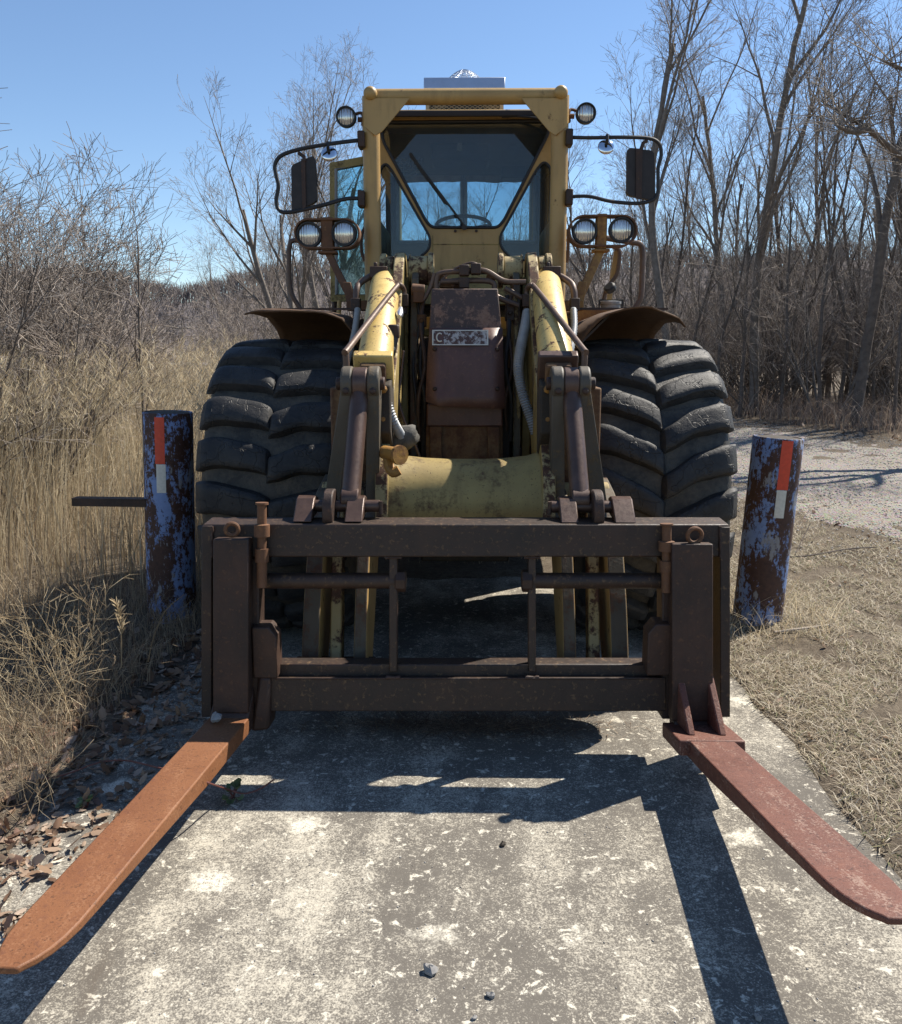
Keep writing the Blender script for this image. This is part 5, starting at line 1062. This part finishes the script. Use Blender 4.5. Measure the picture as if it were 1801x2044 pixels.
# dry weeds at the near left
def weed(loc, n, h, label, seed, mat='straw_dull'):
    R_ = random.Random(seed); S = []; pa = []; q = dict(SH); q.update(kids=[0,0,7,4], seg=[.1,.1,.07,.05,.05], len=[0,0,h,.26,.10], rad=[0,0,.0028,.0017,.0011], rmin=.0008, trop=[0,0,-.035,-.02,0], wob=[0,0,.07,.12,.15], start=[0,0,.25,.2])
    for k in range(n):
        a = R_.uniform(0, 6.28); sp = R_.uniform(.15, .9); grow(S, pa, Vector((R_.gauss(0,.05), R_.gauss(0,.05), 0)), Vector((math.cos(a)*sp, math.sin(a)*sp, 1)).normalized(), h*R_.uniform(.6,1.15), .0028, 2, q, R_)
    o = link('dry_weed', seg_mesh('dry_weed', S), M[mat], None, 0); o.location = loc; tag(o, label, 'weed', 'dry weeds at the lower left'); return o
for i, (u, v, n, h, lab) in enumerate([(40,1500,10,.55,'pale arching weed clump at the left picture edge, lowest of the weeds'),(120,1430,10,.60,'largest pale arching weed clump, beside the left fork shank'),(200,1390,8,.5,'pale branching weed clump nearest the slab, left of the carriage'),(30,1370,9,.6,'grey weed clump in shade at the far left below the tall grass'),(60,1620,7,.35,'low pale weed clump above the leaf pile at lower left'),(250,1330,6,.5,'thin weed clump at the foot of the upright bollard')]):
    q = gnd(u, v, .02); weed((q.x, q.y, float(hgt(q.x, q.y))), n, h, lab, 40+i, 'straw' if i in (0, 1) else 'straw_dull')
def stalk(px, Y, label, plume):
    pts = [at(u, v, Y) for u, v in px]; b = MB(); sp = smoothpath(pts, 6); b.tube(sp, [lerp(.0035,.0012,i/(len(sp)-1)) for i in range(len(sp))], 5); R_ = random.Random(int(px[0][0]))
    if plume:
        for i in range(len(sp)//2, len(sp)):
            for _ in range(5):
                d = (Vector((R_.gauss(0,.5), R_.gauss(0,.5), 1))).normalized(); b.tube([sp[i], sp[i]+d*.03, sp[i]+d*.05+Vector((0,0,-.004))], [.0012,.003,.0005], 4)
    tag(b.build('dry_stalk', M['straw'], None, 60), label, 'weed')
stalk([(243,1330),(243,1290),(241,1245),(234,1208)], 3.7, 'single orange-brown seed stalk standing beside the left fork', True)
stalk([(296,1320),(306,1275),(330,1220),(368,1186)], 3.75, 'pale bare stalk arching towards the left end of the carriage', False)
b = MB(); q = [gnd(u, v, z) for u, v, z in ((1575,1112,.03),(1620,1108,.04),(1690,1096,.05),(1752,1092,.06))]; b.tube(smoothpath(q, 4), .006, 5)
b.tube([gnd(1588,1106,.03), gnd(1600,1080,.10), gnd(1618,1045,.22)], .004, 5); b.tube([q[2], gnd(1730,1104,.03)], .004, 5); tag(b.build('fallen_branch', M['bark_dark'], None, 60), 'thin dark fallen branch on the turf right of the leaning bollard', 'branch')
b = MB(); b.tube(smoothpath([gnd(1545,1262,.03), gnd(1600,1255,.035), gnd(1655,1248,.03)], 4), .008, 6); tag(b.build('pale_stick', M['shade_cloth'], None, 60), 'pale dry stick lying on turf in front of the leaning bollard', 'branch')

# ------------------------------------------------------------------ utility pole, far wood
YP = 105.0; pz = at(363,641,YP); o = root('utility_pole', (pz.x, YP, 0), 'distant wooden utility pole with a crossarm in the field at left', 'utility pole')
MB().tube([(pz.x,YP,-1),(pz.x,YP,pz.z)], [.17,.11], 8).build('pole', M['bark'], o); MB().box(pz.x-1.2,pz.x+1.2,YP-.08,YP+.08,pz.z-1.0,pz.z-.8).build('crossarm', M['bark'], o)
for x in (-1.0,-.5,.5,1.0): MB().cyl((pz.x+x,YP,pz.z-.8),(pz.x+x,YP,pz.z-.55),.08,8).build('insulator', M['stone'], o)
for x in (-1.0, 0, 1.0):
    e = at(305+x*5,590,190); a = Vector((pz.x+x,YP,pz.z-.5)); pts = [a.lerp(e, t)+Vector((0,0,-6*t*(1-t))) for t in np.linspace(0, 1, 14)]; MB().tube(pts, .022, 4).build('wire', M['dark_hose'], o)
S = []; R = random.Random(77)
for i in range(5200):
    y = R.uniform(240, 430) if i % 3 else R.uniform(385, 425); x = R.uniform(-.72, .95)*y; z = float(hill(x, y)); h = R.uniform(7, 12); S.append((x,y,z-1,x+R.gauss(0,.4),y,z+h*.6,.28,.16))
    tx, tz = S[-1][3], z+h*.6
    for k in range(5):
        a = R.uniform(0, 6.28); l = R.uniform(2, 4.5); S.append((tx,y,tz-R.uniform(0,3),tx+math.cos(a)*l*.7,y+math.sin(a)*l*.7,tz+l*.9,.15,.05))
tag(link('far_wood', seg_mesh('far_wood', S), M['far_twig'], None, 0), 'far bare wood covering the hillside on the horizon', 'wood', kind='stuff')
